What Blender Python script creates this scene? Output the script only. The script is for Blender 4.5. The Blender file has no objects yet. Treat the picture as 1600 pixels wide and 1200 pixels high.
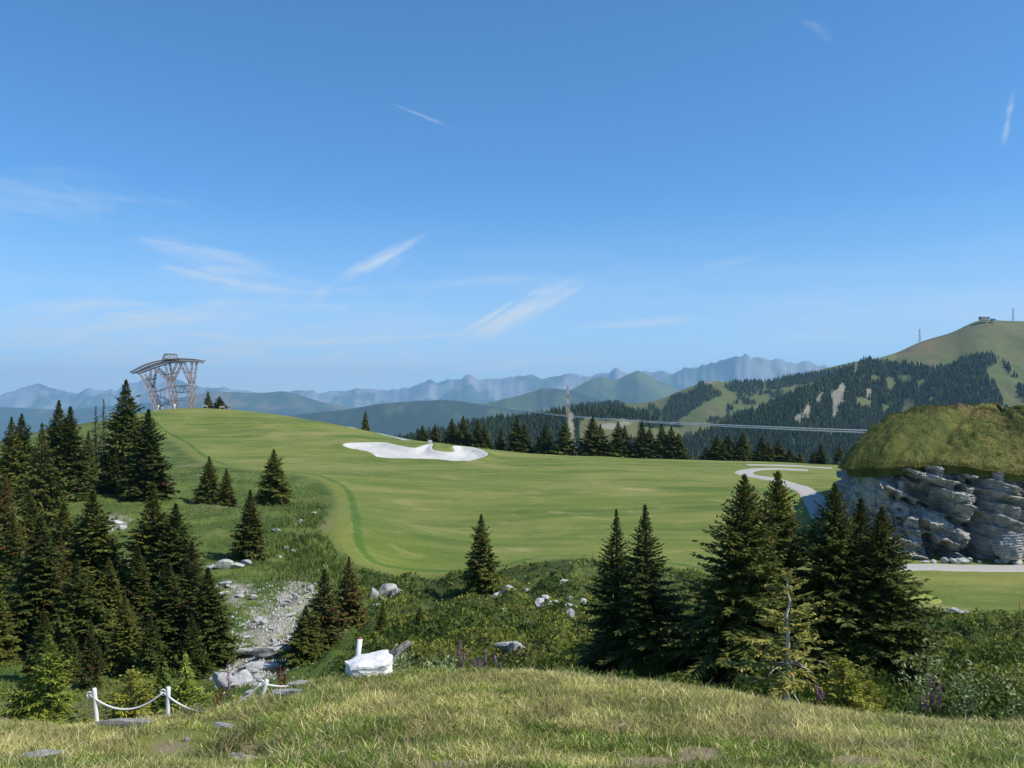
import bpy, math, random
import numpy as np

random.seed(7)
RNG = np.random.default_rng(11)
scene = bpy.context.scene
COL = scene.collection

# ------------------------------------------------------------------ camera, sky, sun, exposure
F = 1331.0            # focal length in pixels of a 1600 px wide picture
HOR = 640.0           # row of the level horizon
cam = bpy.data.cameras.new('camera')
cam.sensor_width = 36.0
cam.lens = 36.0 * F / 1600.0
cam.shift_y = 0.025
cam.clip_start = 0.1
cam.clip_end = 200000.0
camo = bpy.data.objects.new('camera', cam)
camo.location = (0, 0, 0)
camo.rotation_euler = (math.pi / 2, 0, 0)
COL.objects.link(camo)
scene.camera = camo

SUN_AZ = math.radians(108)      # clockwise from +Y
SUN_EL = math.radians(47)
sd = bpy.data.lights.new('sun', 'SUN')
sd.energy = 4.8
sd.angle = math.radians(0.53)
sd.color = (1.0, 0.94, 0.83)
suno = bpy.data.objects.new('sun', sd)
suno.rotation_euler = (math.pi / 2 - SUN_EL, 0, math.pi - SUN_AZ)
suno.location = (60, -20, 80)
COL.objects.link(suno)

scene.view_settings.view_transform = 'Standard'
scene.view_settings.look = 'None'
scene.view_settings.gamma = 1
scene.view_settings.exposure = 0.2
scene.view_settings.use_curve_mapping = False
scene.cycles.use_denoising = True
scene.cycles.max_bounces = 6
scene.cycles.diffuse_bounces = 3
scene.cycles.transparent_max_bounces = 8
scene.cycles.volume_bounces = 2

SKY_STRENGTH = 0.118
world = bpy.data.worlds.new('World')
scene.world = world
world.use_nodes = True
world.cycles.sampling_method = 'MANUAL'
world.cycles.sample_map_resolution = 256
wt = world.node_tree
wt.nodes.clear()


class NT:
    """small helper for building node trees"""
    def __init__(self, tree):
        self.t = tree

    def n(self, typ, **kw):
        nd = self.t.nodes.new(typ)
        for k, v in kw.items():
            setattr(nd, k, v)
        return nd

    def put(self, sock, v):
        if isinstance(v, bpy.types.NodeSocket):
            self.t.links.new(v, sock)
        elif isinstance(v, (tuple, list)) and len(v) == 3 and sock.type == 'RGBA':
            sock.default_value = (v[0], v[1], v[2], 1)
        else:
            sock.default_value = v

    def m(self, op, a, b=0.0, c=None, clamp=False):
        nd = self.n('ShaderNodeMath', operation=op, use_clamp=clamp)
        self.put(nd.inputs[0], a)
        self.put(nd.inputs[1], b)
        if c is not None:
            self.put(nd.inputs[2], c)
        return nd.outputs[0]

    def mix(self, f, a, b, blend='MIX'):
        nd = self.n('ShaderNodeMix', data_type='RGBA', blend_type=blend)
        self.put(nd.inputs[0], f)
        self.put(nd.inputs[6], a)
        self.put(nd.inputs[7], b)
        return nd.outputs[2]

    def smooth(self, x, lo, hi, a=0.0, b=1.0):
        nd = self.n('ShaderNodeMapRange', interpolation_type='SMOOTHSTEP')
        self.put(nd.inputs[0], x)
        for i, v in enumerate((lo, hi, a, b)):
            nd.inputs[1 + i].default_value = v
        return nd.outputs[0]

    def noise(self, vec, scale, detail=4.0, rough=0.55, dist=0.0):
        nd = self.n('ShaderNodeTexNoise')
        if vec is not None:
            self.put(nd.inputs['Vector'], vec)
        nd.inputs['Scale'].default_value = scale
        nd.inputs['Detail'].default_value = detail
        nd.inputs['Roughness'].default_value = rough
        nd.inputs['Distortion'].default_value = dist
        return nd.outputs['Fac']

    def mapping(self, vec, scale=(1, 1, 1), rot=(0, 0, 0), loc=(0, 0, 0)):
        nd = self.n('ShaderNodeMapping')
        self.put(nd.inputs['Vector'], vec)
        nd.inputs['Scale'].default_value = scale
        nd.inputs['Rotation'].default_value = rot
        nd.inputs['Location'].default_value = loc
        return nd.outputs[0]

    def xyz(self, x, y, z=0.0):
        nd = self.n('ShaderNodeCombineXYZ')
        for i, v in enumerate((x, y, z)):
            self.put(nd.inputs[i], v)
        return nd.outputs[0]


W_ = NT(wt)
sky = W_.n('ShaderNodeTexSky', sky_type='NISHITA')
sky.sun_disc = False
sky.sun_elevation = SUN_EL
sky.sun_rotation = SUN_AZ
sky.altitude = 1800
sky.air_density = 1.0
sky.dust_density = 0.5
sky.ozone_density = 4.0
tc = W_.n('ShaderNodeTexCoord')
sep = W_.n('ShaderNodeSeparateXYZ')
wt.links.new(tc.outputs['Generated'], sep.inputs[0])
dx, dy, dz = sep.outputs
front = W_.smooth(dy, 0.05, 0.25)
sdy = W_.m('MAXIMUM', dy, 0.05)
cu = W_.m('DIVIDE', dx, sdy)
cv = W_.m('DIVIDE', dz, sdy)
cvec = W_.xyz(cu, cv)
# cirrus wisps: (azimuth tangent, elevation tangent, tilt deg, half length, half width, strength)
WISPS = [
    (-0.350, 0.178, -12, 0.072, 0.020, .45), (-0.33, 0.152, -6, 0.08, 0.013, .38),
    (-0.150, 0.177, 24, 0.042, 0.0085, .62), (-0.225, 0.136, 38, 0.014, 0.007, .30),
    (0.012, 0.116, 25, 0.062, 0.014, .85), (-0.02, 0.092, 38, 0.022, 0.008, .35),
    (0.165, 0.103, 4, 0.085, 0.0055, .38), (-0.56, 0.25, -5, 0.15, 0.025, .22),
    (-0.42, 0.105, 6, 0.20, 0.022, .38), (-0.52, 0.12, 2, 0.12, 0.012, .30),
    (-0.25, 0.078, 3, 0.14, 0.007, .36), (-0.47, 0.062, 4, 0.22, 0.02, .36),
    (-0.106, 0.345, -22, 0.034, 0.0022, .40), (0.582, 0.338, 80, 0.028, 0.0035, .42),
    (0.36, 0.445, -35, 0.02, 0.006, .14), (0.26, 0.172, 10, 0.04, 0.006, .16),
    (-0.36, 0.040, 2, 0.30, 0.03, .50), (-0.05, 0.15, 4, 0.09, 0.006, .22), (0.05, 0.06, 3, 0.2, 0.008, .16),
]
streak = {}
for k, ang in enumerate((-10, 4, 30)):
    rt = W_.n('ShaderNodeVectorRotate', rotation_type='Z_AXIS')
    W_.put(rt.inputs['Vector'], cvec)
    rt.inputs['Angle'].default_value = -math.radians(ang)
    streak[ang] = W_.noise(W_.mapping(rt.outputs[0], scale=(10, 70, 1), loc=(k * 7.3, k * 3.1, 0)), 1.0, 4, .66, .6)
clouds = None
for (a, b, ang, ha, hb, st) in WISPS:
    ca, sa = math.cos(math.radians(ang)), math.sin(math.radians(ang))
    du = W_.m('SUBTRACT', cu, a)
    dv = W_.m('SUBTRACT', cv, b)
    p1 = W_.m('MULTIPLY_ADD', du, ca / ha, W_.m('MULTIPLY', dv, sa / ha))
    p2 = W_.m('MULTIPLY_ADD', du, -sa / hb, W_.m('MULTIPLY', dv, ca / hb))
    nz = streak[min(streak, key=lambda q: abs(q - ang))]
    r = W_.m('SQRT', W_.m('MULTIPLY_ADD', p1, p1, W_.m('MULTIPLY', p2, p2)))
    r = W_.m('MULTIPLY_ADD', W_.m('SUBTRACT', nz, .5), -3.6, r)
    f = W_.smooth(r, 1.5, -.5, 0, st)
    clouds = f if clouds is None else W_.m('ADD', clouds, f)
clouds = W_.m('MULTIPLY', clouds, front)
# faint streaky veil that thickens towards the horizon, all round
veil = W_.noise(W_.mapping(tc.outputs['Generated'], scale=(2.2, 2.2, 22)), 1.3, 4, .62)
low = W_.m('MULTIPLY', W_.smooth(dz, 0.25, -.02), W_.smooth(dz, -.02, 0.0))
veil = W_.m('MULTIPLY', W_.smooth(veil, .36, .8, .58, 1), W_.m('MULTIPLY', low, 1.0))
cl = W_.m('MINIMUM', W_.m('ADD', clouds, veil), .92)
tint = W_.mix(1.0, sky.outputs[0], (.60, 1.06, 1.30), 'MULTIPLY')
skyc = W_.mix(cl, tint, (5.6, 6.2, 6.7))
bg = W_.n('ShaderNodeBackground')
wt.links.new(skyc, bg.inputs[0])
bg.inputs[1].default_value = SKY_STRENGTH
wo = W_.n('ShaderNodeOutputWorld')
wt.links.new(bg.outputs[0], wo.inputs[0])


# ------------------------------------------------------------------ helpers
def tag(o, label=None, cat=None, group=None, kind=None):
    if label: o['label'] = label
    if cat: o['category'] = cat
    if group: o['group'] = group
    if kind: o['kind'] = kind
    return o


def mesh_np(name, V, quads=None, tris=None, smooth=True, attrs=None, mats=None, midx=None):
    """mesh data from numpy arrays; attrs = {name: (n,) float or (n,3) colour per vertex}"""
    me = bpy.data.meshes.new(name)
    V = np.asarray(V, np.float32)
    parts, sizes = [], []
    if quads is not None and len(quads):
        parts.append(np.asarray(quads, np.int32).ravel()); sizes.append(np.full(len(quads), 4, np.int32))
    if tris is not None and len(tris):
        parts.append(np.asarray(tris, np.int32).ravel()); sizes.append(np.full(len(tris), 3, np.int32))
    loops = np.concatenate(parts); sizes = np.concatenate(sizes)
    me.vertices.add(len(V)); me.vertices.foreach_set('co', V.ravel())
    me.loops.add(len(loops)); me.loops.foreach_set('vertex_index', loops)
    me.polygons.add(len(sizes))
    starts = np.concatenate([[0], np.cumsum(sizes)[:-1]]).astype(np.int32)
    me.polygons.foreach_set('loop_start', starts)
    me.polygons.foreach_set('use_smooth', np.full(len(sizes), bool(smooth)))
    if midx is not None:
        me.polygons.foreach_set('material_index', np.asarray(midx, np.int32))
    for k, a in (attrs or {}).items():
        a = np.asarray(a, np.float32)
        if a.ndim == 1:
            at = me.attributes.new(k, 'FLOAT', 'POINT'); at.data.foreach_set('value', a)
        else:
            at = me.attributes.new(k, 'FLOAT_COLOR', 'POINT')
            c = np.ones((len(a), 4), np.float32); c[:, :3] = a
            at.data.foreach_set('color', c.ravel())
    for m_ in (mats or []):
        me.materials.append(m_)
    me.update(calc_edges=True)
    me.validate()
    return me


def add(name, me, parent=None, loc=(0, 0, 0), rot=(0, 0, 0), scale=(1, 1, 1)):
    o = bpy.data.objects.new(name, me)
    COL.objects.link(o)
    o.location = loc; o.rotation_euler = rot; o.scale = scale
    if parent is not None: o.parent = parent
    return o


def empty(name, loc, rz=0.0, scale=(1, 1, 1)):
    o = bpy.data.objects.new(name, None)
    COL.objects.link(o)
    o.location = loc; o.rotation_euler = (0, 0, rz); o.scale = scale
    o.empty_display_size = .2
    return o


def grid_faces(nr, nc):
    i = np.arange(nr * nc).reshape(nr, nc)
    return np.stack([i[:-1, :-1], i[:-1, 1:], i[1:, 1:], i[1:, :-1]], -1).reshape(-1, 4)


_P = np.random.default_rng(5).permutation(4096)
_G = np.random.default_rng(6).random(4096) * 2 - 1


def vnoise(x, y, z=None):
    """smooth value noise, about -1..1"""
    x = np.asarray(x, float); y = np.asarray(y, float)
    z = np.zeros_like(x) if z is None else np.asarray(z, float)
    xi, yi, zi = np.floor(x).astype(int), np.floor(y).astype(int), np.floor(z).astype(int)
    fx, fy, fz = x - xi, y - yi, z - zi
    sx, sy, sz = (t * t * t * (t * (t * 6 - 15) + 10) for t in (fx, fy, fz))

    def h(a, b, c):
        return _G[_P[(_P[(_P[a & 4095] + b) & 4095] + c) & 4095]]
    r = 0
    for dz_, wz in ((0, 1 - sz), (1, sz)):
        for dy_, wy in ((0, 1 - sy), (1, sy)):
            r = r + wz * wy * ((1 - sx) * h(xi, yi + dy_, zi + dz_) + sx * h(xi + 1, yi + dy_, zi + dz_))
    return r


def fbm(x, y, z=None, oct=4, gain=.5, ridged=False):
    a, s, t = 1.0, 0.0, 0.0
    for k in range(oct):
        n = vnoise(x * 2 ** k + 17.3 * k, y * 2 ** k - 9.1 * k, None if z is None else z * 2 ** k + 3.7 * k)
        if ridged: n = 1 - 2 * np.abs(n)
        s = s + a * n; t += a; a *= gain
    return s / t


def sstep(x, a, b):
    t = np.clip((np.asarray(x, float) - a) / (b - a), 0, 1)
    return t * t * (3 - 2 * t)


def lerp(a, b, t):
    return a + (b - a) * t


def mixc(a, b, t):
    t = np.asarray(t)[..., None]
    return np.asarray(a) * (1 - t) + np.asarray(b) * t


def poly_sd(P, x, y):
    """signed distance to polygon P (n,2), positive inside"""
    x = np.asarray(x, float); y = np.asarray(y, float)
    d2 = np.full(x.shape, 1e18); ins = np.zeros(x.shape, bool)
    for (ax, ay), (bx, by) in zip(P, np.roll(P, -1, 0)):
        ex, ey = bx - ax, by - ay
        t = np.clip(((x - ax) * ex + (y - ay) * ey) / (ex * ex + ey * ey + 1e-12), 0, 1)
        d2 = np.minimum(d2, (x - ax - t * ex) ** 2 + (y - ay - t * ey) ** 2)
        c = (ay > y) != (by > y)
        with np.errstate(divide='ignore', invalid='ignore'):
            ins ^= c & (x < (bx - ax) * (y - ay) / (by - ay + 1e-30) + ax)
    return np.where(ins, 1, -1) * np.sqrt(d2)


def catmull(P, n):
    P = np.asarray(P, float)
    Q = np.vstack([2 * P[0] - P[1], P, 2 * P[-1] - P[-2]])
    out = []
    for i in range(1, len(Q) - 2):
        t = np.linspace(0, 1, n, endpoint=False)[:, None]
        a, b, c, d = Q[i - 1], Q[i], Q[i + 1], Q[i + 2]
        out.append(.5 * (2 * b + (c - a) * t + (2 * a - 5 * b + 4 * c - d) * t ** 2 + (3 * b - a - 3 * c + d) * t ** 3))
    return np.vstack(out + [P[-1:]])


# ------------------------------------------------------------------ shape of the land
# survey points: (bearing and drop as picture column / row, distance in metres)
CP = [
    # ridge line of the fairway and the ground falling away behind it
    (100, 665, 230), (180, 652, 255), (250, 642, 272), (345, 641, 272), (450, 651, 262), (560, 669, 240), (640, 687, 222), (720, 697, 212),
    (800, 706, 206), (950, 714, 202), (1100, 720, 200), (1200, 723, 200), (1320, 728, 192), (1450, 735, 185), (1700, 740, 180),
    (100, 720, 300), (250, 670, 340), (345, 670, 340), (450, 685, 330), (560, 705, 305), (640, 730, 285), (800, 750, 270), (950, 755, 265),
    (1200, 765, 262), (1450, 775, 250), (1700, 780, 250), (-150, 720, 220), (-150, 760, 300),
    # fairway
    (320, 668, 225), (420, 690, 198), (560, 697, 190), (650, 722, 172), (680, 693, 203), (760, 716, 182), (560, 730, 155), (650, 760, 131), (650, 820, 101), (650, 893, 77),
    (900, 760, 131), (900, 820, 101), (900, 866, 83), (1100, 780, 118), (1100, 880, 79), (1290, 790, 112), (1200, 750, 145),
    (1430, 887, 75), (1600, 887, 75), (1800, 887, 75), (1430, 955, 60.5), (1600, 958, 60), (1450, 800, 108), (1800, 800, 108),
    # left rim and gully
    (530, 795, 91), (440, 742, 134), (322, 722, 162), (255, 672, 222), (440, 790, 98), (330, 785, 106), (200, 765, 113), (140, 735, 140), (60, 760, 112), (-100, 780, 100),
    (480, 840, 78), (380, 870, 72), (440, 905, 62), (400, 960, 51), (420, 1020, 42), (360, 1070, 35), (250, 900, 65), (100, 850, 80), (100, 1000, 46),
    (200, 1090, 32), (-100, 900, 66), (-100, 1060, 36), (530, 960, 55), (560, 905, 71),
    # shrub slope between knoll and fairway
    (600, 990, 47), (600, 932, 64), (700, 1045, 31), (700, 1000, 39), (700, 950, 55), (750, 925, 63), (850, 1030, 33), (850, 965, 49), (850, 900, 67), (880, 882, 74),
    (1000, 1010, 38), (1000, 905, 67), (1100, 960, 50), (1000, 1075, 25.5), (1200, 1110, 22.5), (1350, 1105, 23), (1500, 1085, 25.5), (1500, 1005, 42), (1500, 968, 56),
    (1650, 1100, 24), (1650, 1005, 42), (1800, 1000, 43), (1250, 1000, 40), (1250, 900, 69),
    # the knoll in front
    (-100, 1128, 15.5), (0, 1130, 15.5), (80, 1136, 15.8), (150, 1138, 16), (262, 1122, 16), (330, 1112, 16), (400, 1093, 16), (480, 1068, 16.2), (560, 1055, 16.5), (700, 1051, 16.5),
    (900, 1057, 16.5), (1050, 1070, 16.2), (1200, 1096, 15.6), (1400, 1120, 15), (1600, 1137, 14.6), (1750, 1145, 14.4),
    (-100, 1165, 20), (80, 1172, 20), (262, 1160, 20.5), (400, 1135, 20.5), (560, 1098, 21), (700, 1092, 21), (900, 1096, 21), (1050, 1108, 20.5), (1200, 1128, 19), (1400, 1150, 18.5), (1600, 1166, 18), (1750, 1170, 18),
    (60, 1190, 11.2), (280, 1160, 13), (400, 1150, 12.6), (340, 1185, 11.6), (-100, 1200, 10.2), (200, 1200, 10.3), (450, 1195, 10), (800, 1200, 9.8), (800, 1120, 12.8), (1200, 1200, 10), (1200, 1145, 12.6), (1600, 1200, 10.2), (1750, 1200, 10.2),
]
_U = np.array([(p[0] - 800) / F for p in CP] + [-.7, 0, .7, -.9, 0, .9, -1, 0, 1])
_D = np.array([p[2] for p in CP] + [5.5, 5.5, 5.5, 2.5, 2.5, 2.5, .9, .9, .9], float)
_Q = np.array([(p[1] - HOR) / F for p in CP] + [.545, .545, .545, .85, .85, .85, 1.9, 1.9, 1.9])
_L = np.log(_D)
C2 = 0.05 ** 2


def _kern(u, w):
    return np.sqrt((u[:, None] - _U[None]) ** 2 + (w[:, None] - _L[None]) ** 2 + C2)


_n = len(_U)
_A = np.zeros((_n + 3, _n + 3))
_A[:_n, :_n] = _kern(_U, _L) - np.eye(_n) * .004
_A[:_n, _n:] = np.stack([np.ones(_n), _U, _L], 1)
_A[_n:, :_n] = _A[:_n, _n:].T
_W = np.linalg.solve(_A, np.concatenate([_Q, np.zeros(3)]))


def base(x, y):
    """height of the smooth land"""
    x = np.asarray(x, float); y = np.asarray(y, float)
    sh = x.shape
    x = x.ravel(); y = np.maximum(y.ravel(), .5)
    out = np.empty(len(x))
    for s in range(0, len(x), 40000):
        u = np.clip(x[s:s + 40000] / y[s:s + 40000], -1.1, 1.1); yy = y[s:s + 40000]; w = np.log(np.clip(yy, .8, 340))
        out[s:s + 40000] = -(_kern(u, w) @ _W[:_n] + _W[_n] + _W[_n + 1] * u + _W[_n + 2] * w) * np.minimum(yy, 340)
    far = sstep(y, 290, 800)
    out = out * (1 - far) - 430 * far
    return out.reshape(sh)


_YS = np.exp(np.linspace(math.log(8), math.log(330), 700))


def hit(px, py):
    """the point of the land that lies in a given direction"""
    u = (px - 800) / F
    q = -base(u * _YS, _YS) / _YS * F + HOR
    k = np.nonzero(q <= py)[0]
    k = k[0] if len(k) else len(_YS) - 1
    if 0 < k and q[k - 1] > py:
        t = (q[k - 1] - py) / (q[k - 1] - q[k] + 1e-9)
        y = lerp(_YS[k - 1], _YS[k], t)
    else:
        y = _YS[k]
    return np.array([u * y, y])


# mown grass: outline from the tee round the near edge to the hilltop
_f = [hit(*p) for p in [(252, 672), (287, 691), (310, 710), (345, 726), (400, 733), (450, 737), (490, 743), (520, 754), (541, 775), (547, 800), (548, 830), (556, 858), (585, 881), (640, 893),
                        (720, 895), (790, 885), (850, 872), (950, 872), (1040, 882), (1150, 900), (1300, 945), (1430, 956), (1520, 957), (1600, 956), (1800, 958)]]
_f += [np.array([110, 75]), np.array([110, 240]), np.array([0, 240]), np.array([-60, 275]), np.array([-125, 300]), np.array([-118, 265])]
FAIR = catmull(np.array(_f), 4)

BUNKER = None
DENTS = [tuple(hit(392, 1172)) + (.32, .24), tuple(hit(375, 1188)) + (.28, .2), tuple(hit(262, 1166)) + (.5, .10)]
BUMPS = []
_r = np.random.default_rng(3)
for _ in range(900):
    yy = math.exp(_r.uniform(math.log(22), math.log(80))); uu = _r.uniform(-.25, .75)
    BUMPS.append((uu * yy, yy, _r.uniform(.45, 1.4), _r.uniform(.3, 1.15)))
for _ in range(500):
    yy = math.exp(_r.uniform(math.log(30), math.log(130))); uu = _r.uniform(-.75, -.15)
    BUMPS.append((uu * yy, yy, _r.uniform(.6, 2.2), _r.uniform(.1, .5)))
BUMPS = np.array(BUMPS)


def ground(x, y, want_sd=False):
    x = np.asarray(x, float); y = np.asarray(y, float); sh = x.shape
    xf, yf = x.ravel(), y.ravel()
    z = base(xf, yf)
    s = poly_sd(FAIR, xf, yf)
    rough = sstep(-s, .8, 5) * sstep(yf, 17, 26) * (1 - sstep(yf, 250, 300))
    h = np.zeros(len(xf))
    m = np.nonzero(rough > 0)[0]
    m = m[np.argsort(yf[m])]
    for s0 in range(0, len(m), 3000):
        k = m[s0:s0 + 3000]
        B = BUMPS[(BUMPS[:, 1] > yf[k[0]] - 4) & (BUMPS[:, 1] < yf[k[-1]] + 4)]
        if len(B):
            d2 = (xf[k, None] - B[None, :, 0]) ** 2 + (yf[k, None] - B[None, :, 1]) ** 2
            h[k] = (B[None, :, 3] * np.exp(-d2 / B[None, :, 2] ** 2)).max(1)
    z = z + rough * (h - .25 + .12 * fbm(xf * 1.1, yf * 1.1, oct=3))
    z = z + (1 - rough) * sstep(yf, 17, 40) * .12 * vnoise(xf / 7, yf / 7)
    if BUNKER is not None:
        mb_ = (yf > 165) & (yf < 215) & (np.abs(xf + 22) < 30)
        if mb_.any():
            sb = poly_sd(BUNKER, xf[mb_], yf[mb_])
            z[mb_] += -.75 * sstep(sb, -.6, 2.6) + .35 * np.exp(-((sb + 1.0) / 1.3) ** 2)
    kn = (1 - sstep(yf, 17, 20)) * sstep(yf, 6, 9)
    z = z + kn * (.07 * fbm(xf * 1.0, yf * 1.0, oct=4) + .05 * vnoise(xf * .35, yf * .35))
    for (ax, ay, ar, ad) in DENTS:
        z = z - ad * np.exp(-((xf - ax) ** 2 + ((yf - ay) * .8) ** 2) / ar ** 2)
    z = z.reshape(sh)
    return (z, s.reshape(sh)) if want_sd else z


def gpt(px, Y):
    x = (px - 800) / F * Y
    return np.array([x, Y, float(ground(np.array([x]), np.array([Y]))[0])])


def gxy(x, y):
    return np.array([x, y, float(ground(np.array([x]), np.array([y]))[0])])


def ghit(px, py):
    x, y = hit(px, py)
    return gxy(x, y)


BUNKER = np.array([hit(*p) for p in [(536, 697), (545, 693.5), (575, 692.5), (600, 693.5), (612, 696), (628, 699), (648, 701), (662, 698), (675, 695.5), (673, 700), (678, 704.5), (698, 707.5), (711, 706), (708, 699.5), (718, 698.5), (736, 701),
                                   (751, 705), (761, 711), (754, 716), (735, 720), (715, 721.5), (690, 720.5), (660, 718), (630, 718), (602, 716.5), (589, 714), (582, 709), (568, 705.5), (550, 702.5)]])
BUNKER = catmull(np.vstack([BUNKER, BUNKER[:1]]), 6)[:-1]


# ------------------------------------------------------------------ materials
def new_mat(name):
    m = bpy.data.materials.new(name)
    m.use_nodes = True
    t = m.node_tree
    t.nodes.clear()
    N = NT(t)
    out = N.n('ShaderNodeOutputMaterial')
    b = N.n('ShaderNodeBsdfPrincipled')
    t.links.new(b.outputs[0], out.inputs[0])
    b.inputs['Specular IOR Level'].default_value = .2
    b.inputs['Roughness'].default_value = .9
    return m, N, b, out


def bump(N, b, h, strength=.5, dist=.05):
    nd = N.n('ShaderNodeBump')
    nd.inputs['Strength'].default_value = strength
    nd.inputs['Distance'].default_value = dist
    N.put(nd.inputs['Height'], h)
    N.t.links.new(nd.outputs[0], b.inputs['Normal'])


def attr(N, name, out='Color'):
    a = N.n('ShaderNodeAttribute', attribute_name=name)
    return a.outputs[out]


def pos(N):
    return N.n('ShaderNodeNewGeometry').outputs['Position']


def mat_plain(name, col, rough=.8, var=.25, scale=6.0, metal=0.0, bumpy=0.0):
    m, N, b, _ = new_mat(name)
    o = N.n('ShaderNodeTexCoord').outputs['Object']
    n = N.noise(o, scale, 5, .6)
    c = N.mix(n, tuple(v * (1 - var) for v in col), tuple(min(1, v * (1 + var)) for v in col))
    N.put(b.inputs['Base Color'], c)
    b.inputs['Roughness'].default_value = rough
    b.inputs['Metallic'].default_value = metal
    if bumpy: bump(N, b, n, bumpy, .03)
    return m


def mat_leaf(name, attrname='col', trans=.25, rnd=.25):
    """foliage: colour per leaf from the mesh, some light passing through"""
    m, N, b, out = new_mat(name)
    c = attr(N, attrname)
    oi = N.n('ShaderNodeObjectInfo').outputs['Random']
    c2 = N.mix(N.smooth(oi, 0, 1, 0, 1), (1 - rnd, 1 - rnd * .8, 1 - rnd), (1 + rnd, 1 + rnd * .7, 1.0))
    c = N.mix(1.0, c, c2, 'MULTIPLY')
    N.put(b.inputs['Base Color'], c)
    b.inputs['Roughness'].default_value = .65
    tr = N.n('ShaderNodeBsdfTranslucent')
    N.put(tr.inputs[0], c)
    ms = N.n('ShaderNodeMixShader')
    ms.inputs[0].default_value = trans
    N.t.links.new(b.outputs[0], ms.inputs[1]); N.t.links.new(tr.outputs[0], ms.inputs[2])
    N.t.links.new(ms.outputs[0], out.inputs[0])
    return m


def mat_land():
    m, N, b, _ = new_mat('land')
    p = pos(N)
    s = attr(N, 'fair', 'Fac')
    wob = N.m('MULTIPLY', N.m('SUBTRACT', N.noise(p, 1.2, 4), .5), .7)
    s2 = N.m('ADD', s, wob)
    rough = attr(N, 'col')
    fine = N.noise(p, 9, 5, .7)
    rough = N.mix(1.0, rough, N.mix(fine, (.55, .55, .55), (1.45, 1.45, 1.4)), 'MULTIPLY')
    # mown turf: streaks across the slope, dry patches
    st = N.noise(N.mapping(p, scale=(.02, .16, .05), rot=(0, 0, .12)), 1.0, 6, .68, .5)
    pt = N.noise(N.mapping(p, scale=(.05, .09, .05), loc=(4, 9, 0)), 1.0, 6, .68, .3)
    dr = N.noise(N.mapping(p, scale=(.17, .34, .1), loc=(31, 5, 0)), 1.0, 6, .62, .5)
    g = N.mix(N.smooth(st, .32, .68), (.082, .132, .022), (.172, .208, .040))
    g = N.mix(N.smooth(pt, .4, .72), g, (.235, .236, .066))
    g = N.mix(N.m('MULTIPLY', N.smooth(dr, .54, .74), .62), g, (.34, .29, .13))
    g = N.mix(1.0, g, N.mix(N.noise(p, 3.0, 5, .75), (.52, .56, .52), (1.48, 1.44, 1.44)), 'MULTIPLY')
    collar = N.m('MULTIPLY', N.smooth(s2, .1, .35), N.smooth(s2, 1.4, .8))
    g = N.mix(N.m('MULTIPLY', collar, .62), g, (.038, .115, .012))
    cut = N.mix(N.noise(p, .5, 4, .6), (.10, .145, .024), (.22, .22, .055))
    out_ = N.mix(N.smooth(N.m('MULTIPLY_ADD', wob, 2.0, s2), -2.6, -.9), rough, cut)
    N.put(b.inputs['Base Color'], N.mix(N.smooth(s2, -.15, .1), out_, g))
    bump(N, b, N.m('ADD', N.noise(p, 14, 5, .7), N.m('MULTIPLY', N.noise(p, 2.2, 4, .6), 1.5)), .55, .09)
    return m


def mat_vcol(name, rough=.92, nscale=.05, bs=.4, bd=1.0, amp=.35):
    m, N, b, _ = new_mat(name)
    p = pos(N)
    n = N.noise(p, nscale, 8, .68)
    c = N.mix(1.0, attr(N, 'col'), N.mix(n, (1 - amp,) * 3, (1 + amp,) * 3), 'MULTIPLY')
    N.put(b.inputs['Base Color'], c)
    b.inputs['Roughness'].default_value = rough
    bump(N, b, n, bs, bd)
    return m


def mat_rock(name, c1=(.24, .235, .22), c2=(.56, .54, .50), scale=1.2):
    m, N, b, _ = new_mat(name)
    o = N.n('ShaderNodeTexCoord').outputs['Object']
    n = N.noise(o, scale, 8, .66)
    st = N.noise(N.mapping(o, scale=(.5, .5, 5), rot=(.1, .38, 0)), scale * 1.6, 6, .7, .3)
    c = N.mix(N.smooth(n, .3, .7), c1, c2)
    c = N.mix(N.m('MULTIPLY', N.smooth(st, .5, .68), .55), c, (c1[0] * .55, c1[1] * .55, c1[2] * .55))
    li = N.noise(o, scale * 5, 5, .7)
    c = N.mix(N.m('MULTIPLY', N.smooth(li, .58, .72), .4), c, (.22, .21, .16))
    N.put(b.inputs['Base Color'], c)
    bump(N, b, N.m('ADD', st, N.m('MULTIPLY', li, .6)), .8, .12)
    return m


M_land = mat_land()
M_hill = mat_vcol('hillside', nscale=.02, bs=.6, bd=4.0)
M_mount = mat_vcol('mountain', nscale=.0016, bs=.5, bd=60.0, amp=.3)
M_rock = mat_rock('limestone', c2=(.50, .485, .45))
M_rock2 = mat_rock('pale_limestone', (.36, .355, .34), (.66, .65, .62), 2.5)
M_sand = mat_plain('bunker_sand', (.52, .51, .475), .95, .2, 1.6, bumpy=.4)
M_gravel = mat_plain('gravel', (.40, .385, .35), .95, .2, 2.0, bumpy=.5)
M_needle = mat_leaf('spruce_needles', trans=.2, rnd=.34)
M_leaf = mat_leaf('leaves', trans=.3, rnd=.12)
M_grass = mat_leaf('grass_blades', trans=.3, rnd=.0)
M_bark = mat_plain('bark', (.085, .065, .05), .9, .4, 9, bumpy=.6)
M_deadwood = mat_plain('bleached_wood', (.34, .315, .28), .85, .3, 14, bumpy=.6)
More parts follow.
